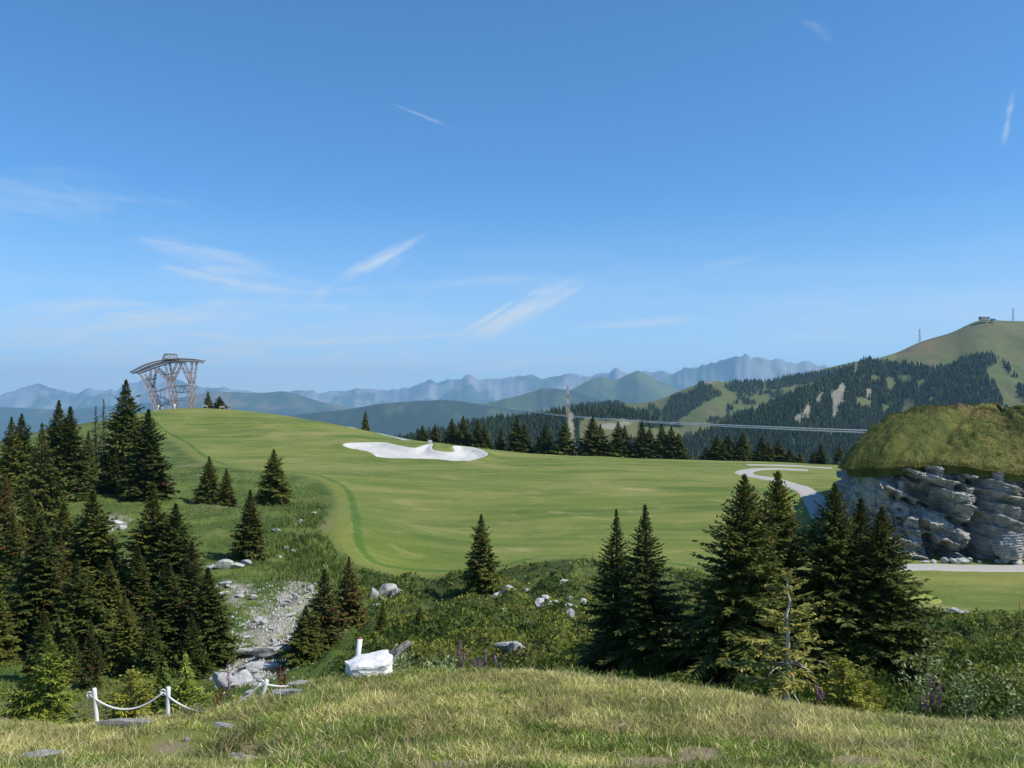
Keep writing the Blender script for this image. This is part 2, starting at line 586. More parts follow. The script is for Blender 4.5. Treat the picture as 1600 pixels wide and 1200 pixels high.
def mat_paint():
    m, N, b, _ = new_mat('chipped_white_paint')
    o = N.n('ShaderNodeTexCoord').outputs['Object']
    n = N.noise(N.mapping(o, scale=(1, 1, .35)), 22, 5, .65)
    n2 = N.noise(o, 6, 4, .6)
    c = N.mix(n2, (.66, .66, .64), (.82, .82, .81))
    c = N.mix(N.smooth(n, .60, .66), c, (.20, .17, .14))
    N.put(b.inputs['Base Color'], c)
    b.inputs['Roughness'].default_value = .65
    bump(N, b, n, .5, .01)
    return m


M_white = mat_paint()
M_pale = mat_plain('pale_dead_wood', (.52, .49, .45), .85, .2, 14)
M_rope = mat_plain('white_rope', (.70, .69, .66), .85, .12, 60, bumpy=.3)
M_steel = mat_plain('weathered_steel', (.33, .25, .235), .6, .3, .5)
M_beam = mat_plain('beam_steel', (.19, .15, .145), .6, .25, .6)
M_dark = mat_plain('dark_steel', (.10, .09, .09), .6, .25, .6)

# ------------------------------------------------------------------ the land sheet
us = np.concatenate([np.linspace(-1.1, -.66, 26, endpoint=False), np.linspace(-.66, .66, 480), np.linspace(.66, 1.1, 27)[1:]])
ys = np.concatenate([np.exp(np.linspace(math.log(.8), math.log(8), 30, endpoint=False)),
                     np.exp(np.linspace(math.log(8), math.log(300), 360, endpoint=False)),
                     np.exp(np.linspace(math.log(300), math.log(26500), 56))])
YY, UU = np.meshgrid(ys, us, indexing='ij')
XX = UU * YY
ZZ, SD = ground(XX, YY, True)
ZZ = ZZ - .3 * sstep(poly_sd(BUNKER, XX, YY), .2, 1.2)      # the sand lies in the hollow
PX = 800 + F * UU
PY = HOR - F * ZZ / YY
nA = fbm(XX * .35, YY * .35, oct=4); nB = fbm(XX * .07 + 5, YY * .07, oct=3)
c_knoll = mixc((.20, .21, .05), (.36, .32, .12), sstep(nA + .4 * nB, -.35, .55))
c_shrub = mixc((.040, .060, .014), (.085, .11, .026), sstep(nA, -.4, .5))
c_left = mixc((.065, .105, .020), (.125, .160, .036), sstep(nA, -.4, .5))
c_left = mixc(c_left, np.array((.20, .17, .09)), sstep(fbm(XX * .12 + 40, YY * .12, oct=4), .22, .5) * .6)
colr = mixc(c_left, c_shrub, sstep(PX, 470, 600))
colr = mixc(c_knoll, colr, sstep(YY, 16.5, 19))
colr = mixc(colr, np.array((.03, .055, .02)), sstep(YY, 285, 380))


def blot(px, py, rx, ry):
    return np.exp(-((PX - px) / rx) ** 2 - ((PY - py) / ry) ** 2)


soil = np.zeros_like(PX)
for b_ in [(265, 1168, 60, 22), (700, 1196, 60, 10), (1010, 1192, 60, 12), (1090, 1180, 45, 16), (1340, 1192, 50, 12), (390, 1165, 40, 14), (600, 1150, 20, 8), (385, 1178, 26, 14)]:
    soil = np.maximum(soil, blot(*b_) * (YY < 17))
soil = sstep(soil + .35 * nA, .35, .8)
colr = mixc(colr, np.array((.26, .20, .135)), soil * .85)
scree = np.zeros_like(PX)
for b_ in [(430, 985, 60, 50), (390, 1050, 45, 40), (460, 930, 30, 40), (370, 925, 30, 25), (180, 815, 25, 15), (205, 900, 20, 40)]:
    scree = np.maximum(scree, blot(*b_) * (YY > 25))
scree = sstep(scree + .5 * fbm(XX * 1.2, YY * 1.2, oct=3), .45, .8)
colr = mixc(colr, np.array((.34, .32, .27)), scree * .75)
V = np.stack([XX, YY, ZZ], -1).reshape(-1, 3)
land = add('ground', mesh_np('ground', V, grid_faces(len(ys), len(us)), attrs={'col': colr.reshape(-1, 3), 'fair': np.clip(SD, -50, 50).ravel()}, mats=[M_land]))
tag(land, 'rolling alpine ground with mown fairway, gully and grassy knoll', 'ground', kind='structure')


# ------------------------------------------------------------------ hills and far ranges
SMOOTH_PX = 14.0


def crest(pts, px):
    P = np.array(pts, float)
    w = SMOOTH_PX
    return sum(np.interp(px + o * w, P[:, 0], P[:, 1]) for o in (-1, -.6, -.3, 0, .3, .6, 1)) / 7


def slope_sheet(px0, px1, ncol, nrow, crest_pts, foot_y, crest_y, foot_z, back=.5, amp=10., wl=120., spur=0., jag=0., seed=0, pw=1.0):
    """a hillside rising from its foot to a crest line and dropping again behind; foot_y / crest_y are distances per column"""
    px = np.linspace(px0, px1, ncol)
    u = (px - 800) / F
    fy = np.interp(px, *np.array(foot_y, float).T); cy = np.interp(px, *np.array(crest_y, float).T)
    zc = (HOR - crest(crest_pts, px)) / F * cy
    zc = zc + jag * fbm(px * .06 + seed, px * 0 + seed, oct=5, gain=.6)
    t = np.concatenate([np.linspace(0, 1, nrow), 1 + np.linspace(0, 1, max(6, nrow // 5))[1:] ** 1.3 * back])
    T, U = np.meshgrid(t, u, indexing='ij')
    FY, CY, ZC = fy[None], cy[None], zc[None]
    Y = FY + (CY - FY) * T
    X = U * Y
    sh = np.where(T <= 1, T ** pw, 1 - (T - 1) * 1.2)
    Z = foot_z + (ZC - foot_z) * sh
    wgt = np.sin(np.pi * np.clip(T, 0, 1)) ** .7 + np.where(T > 1, .3, 0)
    Z = Z + wgt * amp * fbm(X / wl + seed, Y / wl * .6, oct=5)
    if spur:
        Z = Z - wgt * spur * (1 - fbm(X / (wl * 1.6) + seed * 3 + .35 * fbm(X / wl, Y / wl), Y / (wl * 2.4), oct=4, ridged=True))
    # the crest line itself must not be overtopped by its own slope
    lim = HOR - F * Z / Y
    top = crest(crest_pts, 800 + F * U) + 1.0 + 22 * (1 - np.clip(T, 0, 1)) * (1 + .5 * fbm(X / wl, Y / wl, oct=3))
    Z = np.where((T < 1) & (lim < top), (HOR - top) / F * Y, Z)
    return X, Y, Z, T


def hill(name, label, sh, colour, mat):
    X, Y, Z, T = sh
    o = add(name, mesh_np(name, np.stack([X, Y, Z], -1).reshape(-1, 3), grid_faces(*X.shape), attrs={'col': colour.reshape(-1, 3)}, mats=[mat]))
    return tag(o, label, 'hill' if mat is M_hill else 'mountains', kind='structure')


def pxy(X, Y, Z):
    return 800 + F * X / Y, HOR - F * Z / Y


CR_A = [(380, 735), (540, 702), (600, 690), (650, 680), (690, 672), (725, 664), (760, 658), (800, 656), (840, 652), (870, 645), (890, 641), (930, 640), (970, 640), (1010, 648), (1060, 672), (1120, 715)]
CR_B = [(780, 668), (860, 645), (900, 634), (960, 629), (1000, 631), (1035, 624), (1060, 612), (1085, 602), (1110, 593), (1135, 598), (1160, 596), (1200, 596), (1260, 584), (1300, 573), (1345, 563), (1420, 560), (1500, 560)]
CR_C = [(980, 730), (1020, 707), (1060, 692), (1100, 675), (1150, 656), (1200, 634), (1240, 615), (1280, 598), (1320, 582), (1340, 569), (1370, 560), (1400, 552), (1425, 540), (1440, 533), (1490, 519), (1520, 503), (1540, 498), (1560, 501), (1600, 502), (1650, 503), (1750, 515), (1900, 540)]
shA = slope_sheet(380, 1120, 300, 90, CR_A, [(380, 880), (1120, 950)], [(380, 1300), (800, 1400), (1120, 1550)], -200, amp=12, wl=130, seed=2)
shB = slope_sheet(780, 1500, 300, 90, CR_B, [(780, 1750), (1500, 1850)], [(780, 2300), (1500, 2900)], -170, amp=16, wl=160, spur=10, seed=5)
shC = slope_sheet(980, 1900, 380, 130, CR_C, [(980, 950), (1900, 1050)], [(980, 1350), (1250, 1650), (1400, 2100), (1900, 2300)], -230, amp=22, wl=170, spur=26, seed=9)

MEADOW = np.array((.090, .112, .034)); DRY = np.array((.150, .122, .058)); WOODFLOOR = np.array((.030, .050, .018)); BARE = np.array((.27, .245, .20))


def inpoly(P, x, y):
    return poly_sd(np.array(P, float), x, y) > 0


def blob(x, y, lst):
    r = np.zeros(np.shape(x))
    for (a, b, ra, rb) in lst:
        r = np.maximum(r, np.exp(-((x - a) / ra) ** 2 - ((y - b) / rb) ** 2))
    return r


def wood_A(px, py):
    n = fbm(px / 22, py / 10, oct=3)
    w = (px < 905) | ((px < 1000) & (py < 655 + 8 * n)) | ((py < 668 + 10 * n) & (px > 1000)) | ((py > 690 + 8 * n) & (px > 960))
    strip = np.abs(px - (889 + (py - 640) * .14)) < 5.5
    tr = np.abs(py - (690 - (px - 600) * .20)) < 2.2
    return w & ~strip & ~(tr & (px < 720)) & (blob(px, py, [(826, 652, 6, 3), (872, 634, 8, 3)]) < .5)


def wood_B(px, py):
    n = fbm(px / 20, py / 9, oct=4)
    return inpoly([(880, 650), (905, 624), (960, 625), (975, 634), (990, 650), (1000, 700), (880, 700)], px, py) | \
        inpoly([(1030, 652), (1050, 620), (1085, 612), (1092, 600), (1110, 604), (1130, 618), (1100, 628), (1075, 648), (1050, 660)], px, py + 5 * n) | \
        inpoly([(1132, 604), (1150, 592), (1190, 594), (1195, 606), (1175, 620), (1140, 610)], px, py + 4 * n) | \
        ((n > .38) & (py > 612)) | (inpoly([(1195, 596), (1330, 572), (1330, 582), (1200, 612)], px, py + 3 * n))


def cliffs_C(px, py):
    n = fbm(px / 9, py / 14, oct=4)
    return (blob(px, py, [(1262, 640, 9, 18), (1248, 655, 8, 12), (1280, 622, 7, 12), (1312, 620, 12, 14), (1305, 640, 6, 26), (1318, 607, 8, 8), (1358, 614, 8, 8), (1337, 575, 7, 8), (1240, 690, 5, 8), (1300, 680, 4, 10)]) + .7 * n) > .58


def clear_C(px, py):
    n = fbm(px / 16, py / 14, oct=4)
    return (blob(px, py, [(1348, 632, 16, 12), (1420, 635, 13, 18), (1410, 590, 14, 8), (1440, 600, 10, 10), (1385, 640, 8, 8), (1395, 600, 10, 10), (1455, 625, 10, 8), (1365, 590, 8, 6)]) + .6 * n) > .52


def wood_C(px, py):
    n = fbm(px / 26 + 3, py / 12, oct=4)
    P = [(960, 760), (1020, 700), (1100, 668), (1200, 624), (1280, 588), (1340, 563), (1370, 566), (1430, 570), (1460, 578), (1480, 572), (1520, 556), (1552, 552), (1558, 566), (1540, 580), (1560, 610), (1572, 640), (1590, 650), (1700, 660), (1700, 800), (960, 800)]
    a = inpoly(P, px + 5 * n, py + 4 * n) | (inpoly([(1560, 560), (1575, 570), (1600, 600), (1650, 640), (1600, 640), (1580, 590)], px, py) & (n > -.05))
    return a & ~cliffs_C(px, py) & ~clear_C(px, py)


def hill_colours(sh, wood, dry=0., bare=None, extra=None):
    X, Y, Z, T = sh
    px, py = pxy(X, Y, Z)
    n = fbm(X / 60, Y / 60, oct=5)
    c = mixc(MEADOW, DRY, np.clip(sstep(n, -.2, .6) * .6 + dry, 0, 1))
    if extra is not None:
        c = mixc(c, BARE, extra(px, py) * (.7 + .3 * n))
    c = mixc(c, WOODFLOOR, wood(px, py) * .85)
    if bare is not None:
        c = mixc(c, BARE * (.75 + .3 * n[..., None]), bare(px, py) * 1.0)
    return c


pC = pxy(*shC[:3])
hill('hill', 'low wooded hill with a meadow bowl behind the fairway', shA,
     hill_colours(shA, wood_A, .05, extra=lambda a, b: sstep(blob(a, b, [(955, 666, 26, 6), (975, 661, 14, 4), (893, 660, 5, 40), (640, 679, 50, 3), (826, 652, 6, 3)]), .3, .8)), M_hill)
hill('hill', 'green meadow hill with bands of dark spruce', shB, hill_colours(shB, wood_B, .0, extra=lambda a, b: sstep(blob(a, b, [(1105, 597, 14, 5), (950, 645, 18, 6)]), .4, .9) * .7), M_hill)
hill('hill', 'high rounded hill with brown grassy summit above steep forest', shC,
     hill_colours(shC, wood_C, sstep(pC[1], 580, 520) * .35 + sstep(blob(pC[0], pC[1], [(1420, 545, 50, 16)]), .2, .8) * .3, cliffs_C), M_hill)

# far ranges
SMOOTH_PX = 2.5
R1 = [(-400, 610), (-200, 600), (-60, 612), (0, 618), (30, 608), (48, 603), (60, 597), (78, 604), (100, 610), (118, 613), (138, 606), (160, 613), (190, 604), (225, 590), (245, 584), (268, 588), (300, 600), (330, 606), (400, 613), (470, 611), (500, 612), (545, 608), (572, 607), (600, 612), (625, 609), (640, 606),
      (660, 598), (676, 594), (690, 596), (712, 591), (731, 587), (748, 595), (780, 592), (818, 586), (850, 592), (872, 587), (886, 580), (905, 587), (930, 586), (950, 582), (963, 574), (982, 584), (1010, 578), (1030, 579), (1050, 585), (1080, 574), (1110, 568), (1140, 562), (1165, 555), (1185, 559), (1215, 560), (1240, 567), (1258, 564), (1275, 572), (1330, 575), (1420, 570), (1600, 580), (1900, 590), (2100, 600)]
R2 = [(-400, 640), (-100, 632), (100, 640), (250, 628), (330, 612), (400, 614), (442, 611), (470, 618), (510, 630), (560, 640), (640, 650), (800, 655), (1000, 650), (1300, 640)]
R3 = [(300, 668), (420, 652), (480, 646), (540, 640), (590, 631), (640, 627), (690, 625), (720, 627), (760, 634), (820, 642), (900, 650), (1000, 660)]
R4 = [(640, 660), (720, 640), (770, 628), (810, 618), (845, 608), (870, 607), (900, 612), (930, 622), (980, 640), (1100, 660)]
R5 = [(820, 640), (880, 615), (905, 602), (925, 592), (940, 588), (960, 594), (985, 584), (997, 578), (1008, 583), (1030, 596), (1070, 612), (1150, 625), (1300, 640)]


def mcol(sh, rock, green, rl=.0):
    X, Y, Z, T = sh
    px, py = pxy(X, Y, Z)
    n = fbm(X / 700, Y / 900, oct=6, gain=.6)
    n2 = fbm(X / 170 + 7, Y / 400, oct=4)
    hgt = sstep(T, .45, .95)
    return mixc(green, rock, np.clip(sstep(hgt + .8 * n + .4 * n2 + rl, .55, 1.05), 0, 1))


ROCK = np.array((.24, .235, .23)); GRN = np.array((.055, .08, .035)); WOODS = np.array((.025, .042, .02))
sh1 = slope_sheet(-400, 2100, 760, 84, R1, [(-400, 15500), (2100, 15500)], [(-400, 21000), (600, 22000), (1150, 17500), (2100, 18000)], -500, amp=220, wl=1000, spur=420, jag=95, seed=21, pw=1.2)
hill('mountain_range', 'jagged pale rocky mountain range on the skyline', sh1, mcol(sh1, ROCK, GRN), M_mount)
sh2 = slope_sheet(-400, 1300, 300, 40, R2, [(-400, 9500), (1300, 9500)], [(-400, 13500), (1300, 13000)], -480, amp=110, wl=1100, spur=220, jag=12, seed=31)
hill('mountain_range', 'long hazy blue ridge below the pale skyline peaks', sh2, mcol(sh2, DRY, WOODS * 1.4, -.25), M_mount)
sh3 = slope_sheet(300, 1000, 260, 50, R3, [(300, 5200), (1000, 5200)], [(300, 7400), (1000, 7400)], -460, amp=50, wl=700, spur=110, jag=6, seed=41)
hill('mountain_range', 'dark wooded blue ridge beyond the fairway slope', sh3, mcol(sh3, MEADOW, WOODS, -.35), M_mount)
sh4 = slope_sheet(640, 1100, 200, 50, R4, [(640, 6500), (1100, 6500)], [(640, 9000), (1100, 9000)], -460, amp=60, wl=700, spur=120, jag=8, seed=51)
hill('mountain_range', 'rounded hazy green mountain behind the red and white mast', sh4, mcol(sh4, MEADOW, WOODS, -.1), M_mount)
sh5 = slope_sheet(820, 1300, 220, 50, R5, [(820, 8500), (1300, 8500)], [(820, 11500), (1300, 11500)], -460, amp=90, wl=900, spur=200, jag=10, seed=61)
hill('mountain_range', 'double humped blue green mountain in front of the rocky skyline', sh5, mcol(sh5, MEADOW, GRN * .8, 0), M_mount)


def far_woods(label, sh, wood, n, hmin, hmax, seed, pxr, tries=9):
    """a far wood that reads as one mass: every tree a small uneven cone, joined"""
    r = np.random.default_rng(seed)
    X, Y, Z, T = sh
    nr, nc = X.shape
    last = int((T[:, 0] <= 1.03).sum())
    a = r.random(n * tries) * (last - 1.01); b = r.random(n * tries) * (nc - 1.01)
    i, j = a.astype(int), b.astype(int); fa, fb = a - i, b - j

    def s(G):
        return (G[i, j] * (1 - fa) + G[i + 1, j] * fa) * (1 - fb) + (G[i, j + 1] * (1 - fa) + G[i + 1, j + 1] * fa) * fb
    x, y, z = s(X), s(Y), s(Z)
    px, py = pxy(x, y, z)
    ok = wood(px, py) & (px > pxr[0]) & (px < pxr[1]) & (py < 745)
    x, y, z = x[ok][:n], y[ok][:n], z[ok][:n]
    k = len(x)
    h = r.uniform(hmin, hmax, k) * (1 + .25 * (r.random(k) < .1)); w = h * r.uniform(.16, .24, k)
    ns = 4
    ang = np.arange(ns) * 2 * np.pi / ns
    rings = [(.03, 1.0), (.52, .58), (.46, .72), (1.0, .03)]
    Vs = []
    for (hz, rr) in rings:
        an = ang[None] + r.random((k, 1)) * 6
        rad = w[:, None] * rr * r.uniform(.7, 1.25, (k, ns))
        Vs.append(np.stack([x[:, None] + rad * np.cos(an), y[:, None] + rad * np.sin(an), (z - .4)[:, None] + h[:, None] * (hz + r.uniform(-.02, .02, (k, ns)))], -1))
    Vt = np.stack(Vs, 1).reshape(-1, 3)              # k, ring, ns
    q = []
    for ri in (0, 2):
        for s_ in range(ns):
            q.append((ri * ns + s_, ri * ns + (s_ + 1) % ns, (ri + 1) * ns + (s_ + 1) % ns, (ri + 1) * ns + s_))
    q = np.array(q)[None] + (np.arange(k) * len(rings) * ns)[:, None, None]
    tone = r.uniform(.5, 1.6, k)
    c = np.array((.036, .064, .020))[None] * tone[:, None]
    c[:, 0] *= r.uniform(.8, 1.5, k)
    c = np.repeat(c, len(rings) * ns, 0)
    o = add('conifer_wood', mesh_np('conifer_wood', Vt, q.reshape(-1, 4), smooth=False, attrs={'col': c}, mats=[M_needle]))
    return tag(o, label, 'forest', kind='stuff')


far_woods('dense dark conifer wood on the low hill behind the fairway', shA, wood_A, 7500, 8, 13.5, 1, (540, 1110))
far_woods('scattered conifer bands on the green meadow hill', shB, wood_B, 5500, 9, 14, 2, (850, 1400))
far_woods('steep dark conifer forest below the brown grassy summit', shC, wood_C, 15000, 8, 14.5, 3, (985, 1680))
# ------------------------------------------------------------------ limestone outcrop on the right
def build_outcrop():
    P = catmull(np.array([(33.4, 84), (35, 80.6), (38.5, 78.9), (43, 78.2), (49, 78), (56, 78.4), (66, 80), (80, 86), (92, 102), (86, 124), (64, 134), (50, 124), (41.5, 106), (36.3, 93), (33.4, 84)], float), 40)
    seg = np.concatenate([[0], np.cumsum(np.hypot(*np.diff(P, axis=0).T))])
    wgt = np.where((P[:-1, 1] < 95) & (P[:-1, 0] < 62), 5.0, .5)
    cw = np.concatenate([[0], np.cumsum(wgt * np.diff(seg))])
    nS = 620
    q = np.linspace(0, cw[-1], nS, endpoint=False)
    bx, by = np.interp(q, cw, P[:, 0]), np.interp(q, cw, P[:, 1])
    al = np.interp(q, cw, seg)
    tx, ty = np.gradient(bx), np.gradient(by)
    L = np.hypot(tx, ty); nx, ny = ty / L, -tx / L                # outward (loop runs counter-clockwise)
    cx, cy = 66., 116.
    flip = np.sign((bx - cx) * nx + (by - cy) * ny); nx, ny = nx * flip, ny * flip
    zb = ground(bx, by) - .8
    lip = -5.3 + .9 * fbm(al / 6, al * 0, oct=3) - .5 * sstep(bx, 41, 47) + 1.3 * sstep(37.5, 34, 30) * 0
    lip = np.where(bx < 37.5, -5.9 + .6 * sstep(bx, 33, 37.5), lip)
    nF = 100
    t = np.linspace(0, 1, nF)[:, None]
    Zf = zb[None] + (lip - zb)[None] * t
    A2, _ = np.broadcast_arrays(al[None], Zf)
    # beds dip along the face; each bed steps out and in again
    bed = (Zf + .30 * A2) / 1.15 + .55 * fbm(A2 / 4, Zf / 3, oct=3)
    fr = bed - np.floor(bed)
    wid = _G[_P[np.floor(bed).astype(int) & 4095]]
    ledge = (fr ** 1.4) * (1.05 + .75 * wid) - .45
    thin = (Zf + .30 * A2) / .27 + .6 * fbm(A2 / 1.5, Zf, oct=3)
    ledge = ledge + .26 * (thin - np.floor(thin))
    blocks = 1.0 * fbm(A2 / 3.4 + 4, Zf / 2.4 + .1 * A2, oct=4, ridged=True) + .4 * fbm(A2 * 1.4, Zf * 1.8, oct=3)
    chim = -2.0 * np.exp(-((A2 - np.interp(43.2, bx[:nS // 2], al[:nS // 2]) - .15 * (Zf + 10)) / .75) ** 2)
    under = -1.3 * sstep(t, .80, .95) - .5 * sstep(t, .10, .0)      # notch below the turf, undercut foot
    bi = np.floor(bed).astype(int)
    ai = np.floor(A2 / (1.6 + .5 * wid) + 7 * wid + .5 * fbm(A2 / 2, Zf / 2, oct=2)).astype(int)
    ledge = ledge + .62 * _G[(_P[bi & 4095] + ai * 37) & 4095]
    chim = chim - 2.0 * sstep(fbm(A2 / 2.8 + 11, Zf / 1.6 + .2 * A2, oct=3), .15, .45)
    out = ledge + blocks + chim + under - 1.0 * t
    lowcut = -1.1 * np.exp(-((t - .13) / .07) ** 2) * sstep(bx, 37, 40)[None] * sstep(bx, 47, 43)[None]
    out = (out + lowcut) * (.4 + .6 * sstep(bx, 33.6, 35.6))[None]
    X = bx[None] + nx[None] * out; Y = by[None] + ny[None] * out
    face = np.stack([X, Y, Zf + .12 * fbm(X * 2, Zf * 2, oct=2)], -1)
    i = np.arange(nF * nS).reshape(nF, nS); j = np.roll(i, -1, 1)
    fq = np.stack([i[:-1], j[:-1], j[1:], i[1:]], -1).reshape(-1, 4)
    # turf cap: a rolled lip, then a dome
    tt = np.concatenate([[-.05, -.015, .0], np.linspace(.02, 1, 90) ** 1.25])
    T = tt[:, None]
    ov = .1 + .95 * fbm(al / 2.1, al * 0 + 3, oct=4)
    ov = ov + 1.1 * sstep(bx, 37, 34.5)
    lx, ly = bx + nx * ov - nx * .7, by + ny * ov - ny * .7
    Tc = np.clip(T, 0, 1)
    cX = lx[None] + (cx - lx)[None] * Tc - nx[None] * np.where(T < 0, .7, 0); cY = ly[None] + (cy - ly)[None] * Tc - ny[None] * np.where(T < 0, .7, 0)
    side = sstep(bx, 39, 34)[None]
    dome = 5.9 * (1 - (1 - Tc) ** (2.1 + 4.0 * side))
    cZ = lip[None] + dome + np.where(T < 0, T * 14, 0) + (.34 * fbm(cX / 2.2, cY / 2.2, oct=4) + .30 * fbm(cX / 1.0 + 7, cY / 1.3, oct=3)) * sstep(Tc, 0, .1) + .22 * sstep(T, -.02, .02) * fbm(cX / .8, cY / .8, oct=3)
    cap = np.stack([cX, cY, cZ], -1)
    i = np.arange(len(tt) * nS).reshape(len(tt), nS); j = np.roll(i, -1, 1)
    cq = np.stack([i[:-1], j[:-1], j[1:], i[1:]], -1).reshape(-1, 4)
    n = fbm(cX / 1.8, cY / 2.4, oct=5, gain=.65); n2 = fbm(cX / 9 + 3, cY / 9, oct=3)
    cc = mixc((.066, .080, .015), (.130, .125, .030), sstep(n, -.35, .5))
    cc = mixc(cc, np.array((.16, .105, .045)), sstep(n2 + .4 * sstep(cZ, -2, .6), .25, .8) * .6)
    r = empty('rock_outcrop', (60, 104, -13.5))
    tag(r, 'big grass capped limestone outcrop above the gravel track', 'rock')
    off = np.array((60, 104, -13.5))
    add('rock_face', mesh_np('rock_face', face.reshape(-1, 3) - off, fq, smooth=False, mats=[M_rock]), r)
    add('turf_cap', mesh_np('turf_cap', cap.reshape(-1, 3) - off, cq, attrs={'col': cc.reshape(-1, 3)}, mats=[mat_vcol('heath_turf', nscale=1.6, bs=.9, bd=.25, amp=.6)]), r)
    # heath tufts on the cap
    g = np.random.default_rng(8)
    k = np.where(g.random(34000) < .16, g.integers(1, 6, 34000), g.integers(3, len(tt) - 12, 34000)); l = g.integers(0, nS, 34000)
    keep = (cap[k, l, 1] < 106) & (cap[k, l, 0] < 66)
    k, l = k[keep], l[keep]
    p = cap[k, l] + g.normal(0, .12, (len(k), 3)) * (1, 1, .2)
    blades_object('heath_grass', p - off, g.uniform(.14, .38, len(k)), g.uniform(.025, .05, len(k)), cc[k, l] * g.uniform(.7, 1.5, (len(k), 1)), g, r, lean=.7)


def blades(p, ln, wd, col, g, lean=.6):
    """grass blades: a bent two-step strip each"""
    n = len(p)
    a = g.uniform(0, 2 * np.pi, n); b = g.uniform(0, 2 * np.pi, n)
    le = g.uniform(.15, 1, n) * lean
    d = np.stack([np.cos(a) * le, np.sin(a) * le, np.ones(n)], -1)
    d2 = np.stack([np.cos(a) * le * 2.2, np.sin(a) * le * 2.2, np.ones(n) * .75], -1)
    s = np.stack([np.cos(b), np.sin(b), np.zeros(n)], -1) * wd[:, None] * .5
    m_ = p + d * (ln * .5)[:, None]
    tip = m_ + d2 * (ln * .5)[:, None]
    V = np.stack([p - s, p + s, m_ + s * .75, m_ - s * .75, tip], 1).reshape(-1, 3)
    o = (np.arange(n) * 5)[:, None]
    return V, np.array([[0, 1, 2, 3]]) + o, np.array([[3, 2, 4]]) + o, np.repeat(col, 5, 0)


def blades_object(name, p, ln, wd, col, g, parent=None, lean=.6):
    V, q, t, c = blades(p, ln, wd, col, g, lean)
    o = add(name, mesh_np(name, V, q, t, smooth=False, attrs={'col': c}, mats=[M_grass]), parent)
    o['kind'] = 'stuff'
    return o


build_outcrop()

# ------------------------------------------------------------------ bunker and gravel tracks
def flat_patch(name, poly, cell, lift, mat, amp=0., lift_edge=.0):
    lo, hi = poly.min(0) - cell, poly.max(0) + cell
    xs, ys_ = np.arange(lo[0], hi[0], cell), np.arange(lo[1], hi[1], cell)
    Yg, Xg = np.meshgrid(ys_, xs, indexing='ij')
    Zg = ground(Xg, Yg)
    s = poly_sd(poly, Xg, Yg)
    Zg = Zg + lift + amp * fbm(Xg / 2.5, Yg / 2.5, oct=3) * sstep(s, 0, 1.5) - .25 * sstep(-s, 0, .3)
    nr, nc = Xg.shape
    f = grid_faces(nr, nc)
    f = f[(s.ravel()[f] > -cell * .9).any(1)]
    used, inv = np.unique(f, return_inverse=True)
    V = np.stack([Xg, Yg, Zg], -1).reshape(-1, 3)[used]
    return add(name, mesh_np(name, V, inv.reshape(-1, 4), mats=[mat]))


o = flat_patch('sand_bunker', BUNKER, .3, .16, M_sand, .22)
tag(o, 'pale sand bunker cut into the fairway slope', 'bunker', kind='structure')


def track(name, label, pts, width, lift=.07):
    C = catmull(np.array(pts), 14)
    d = np.gradient(C, axis=0); d /= np.hypot(d[:, 0], d[:, 1])[:, None]
    nrm = np.stack([-d[:, 1], d[:, 0]], -1)
    v = np.linspace(-.5, .5, 9)
    wob = 1 + .12 * fbm(np.arange(len(C)) * .3, np.arange(len(C)) * 0, oct=3)
    P = C[:, None] + nrm[:, None] * (v[None, :, None] * width * wob[:, None, None])
    z = ground(P[..., 0], P[..., 1]) + lift - .12 * (np.abs(v[None]) > .45)
    V = np.concatenate([P, z[..., None]], -1).reshape(-1, 3)
    o = add(name, mesh_np(name, V, grid_faces(len(C), 9), mats=[M_gravel]))
    return tag(o, label, 'track', kind='structure')


track('gravel_track', 'pale gravel track curving round the outcrop', [hit(1290, 812), hit(1282, 795), hit(1268, 774), hit(1238, 757), hit(1203, 748), hit(1170, 742), hit(1163, 737.5), hit(1185, 734), hit(1225, 733.5), hit(1262, 735)], 3.6)
track('gravel_track', 'pale gravel track along the foot of the limestone outcrop', [hit(1300, 893), hit(1360, 888), hit(1420, 887), hit(1500, 887), hit(1600, 887.5), hit(1750, 888)], 3.0)
track('gravel_track', 'thin pale track at the far edge of the fairway', [hit(1165, 727), hit(1200, 727.5), hit(1250, 728.5), hit(1300, 731)], 3.2)
track('gravel_track', 'narrow pale path descending beside the lone hilltop spruce', [hit(545, 668), hit(575, 672), hit(600, 679), hit(620, 684), hit(638, 689)], 2.4)
TEE = hit(1428, 934)
a_ = np.linspace(0, 2 * np.pi, 40, endpoint=False)
o = flat_patch('tee_green', np.stack([TEE[0] + 1.9 * np.cos(a_), TEE[1] + 1.5 * np.sin(a_)], -1), .15, .06, mat_plain('tee_turf', (.25, .27, .06), .9, .12, 3))
tag(o, 'small pale green tee mat on the mown lawn', 'tee', kind='structure')


# ------------------------------------------------------------------ spruces
def quads_from(p0, d, ln, wd, nrm, col, tipcol):
    """leaf-shaped quads: base, left, tip, right"""
    s = np.cross(d, nrm); s /= np.linalg.norm(s, axis=1, keepdims=True) + 1e-9
    m_ = p0 + d * (ln * .45)[:, None]
    V = np.stack([p0, m_ + s * (wd * .5)[:, None], p0 + d * ln[:, None], m_ - s * (wd * .5)[:, None]], 1)
    C = np.stack([col, col, tipcol, col], 1)
    return V.reshape(-1, 3), C.reshape(-1, 3)


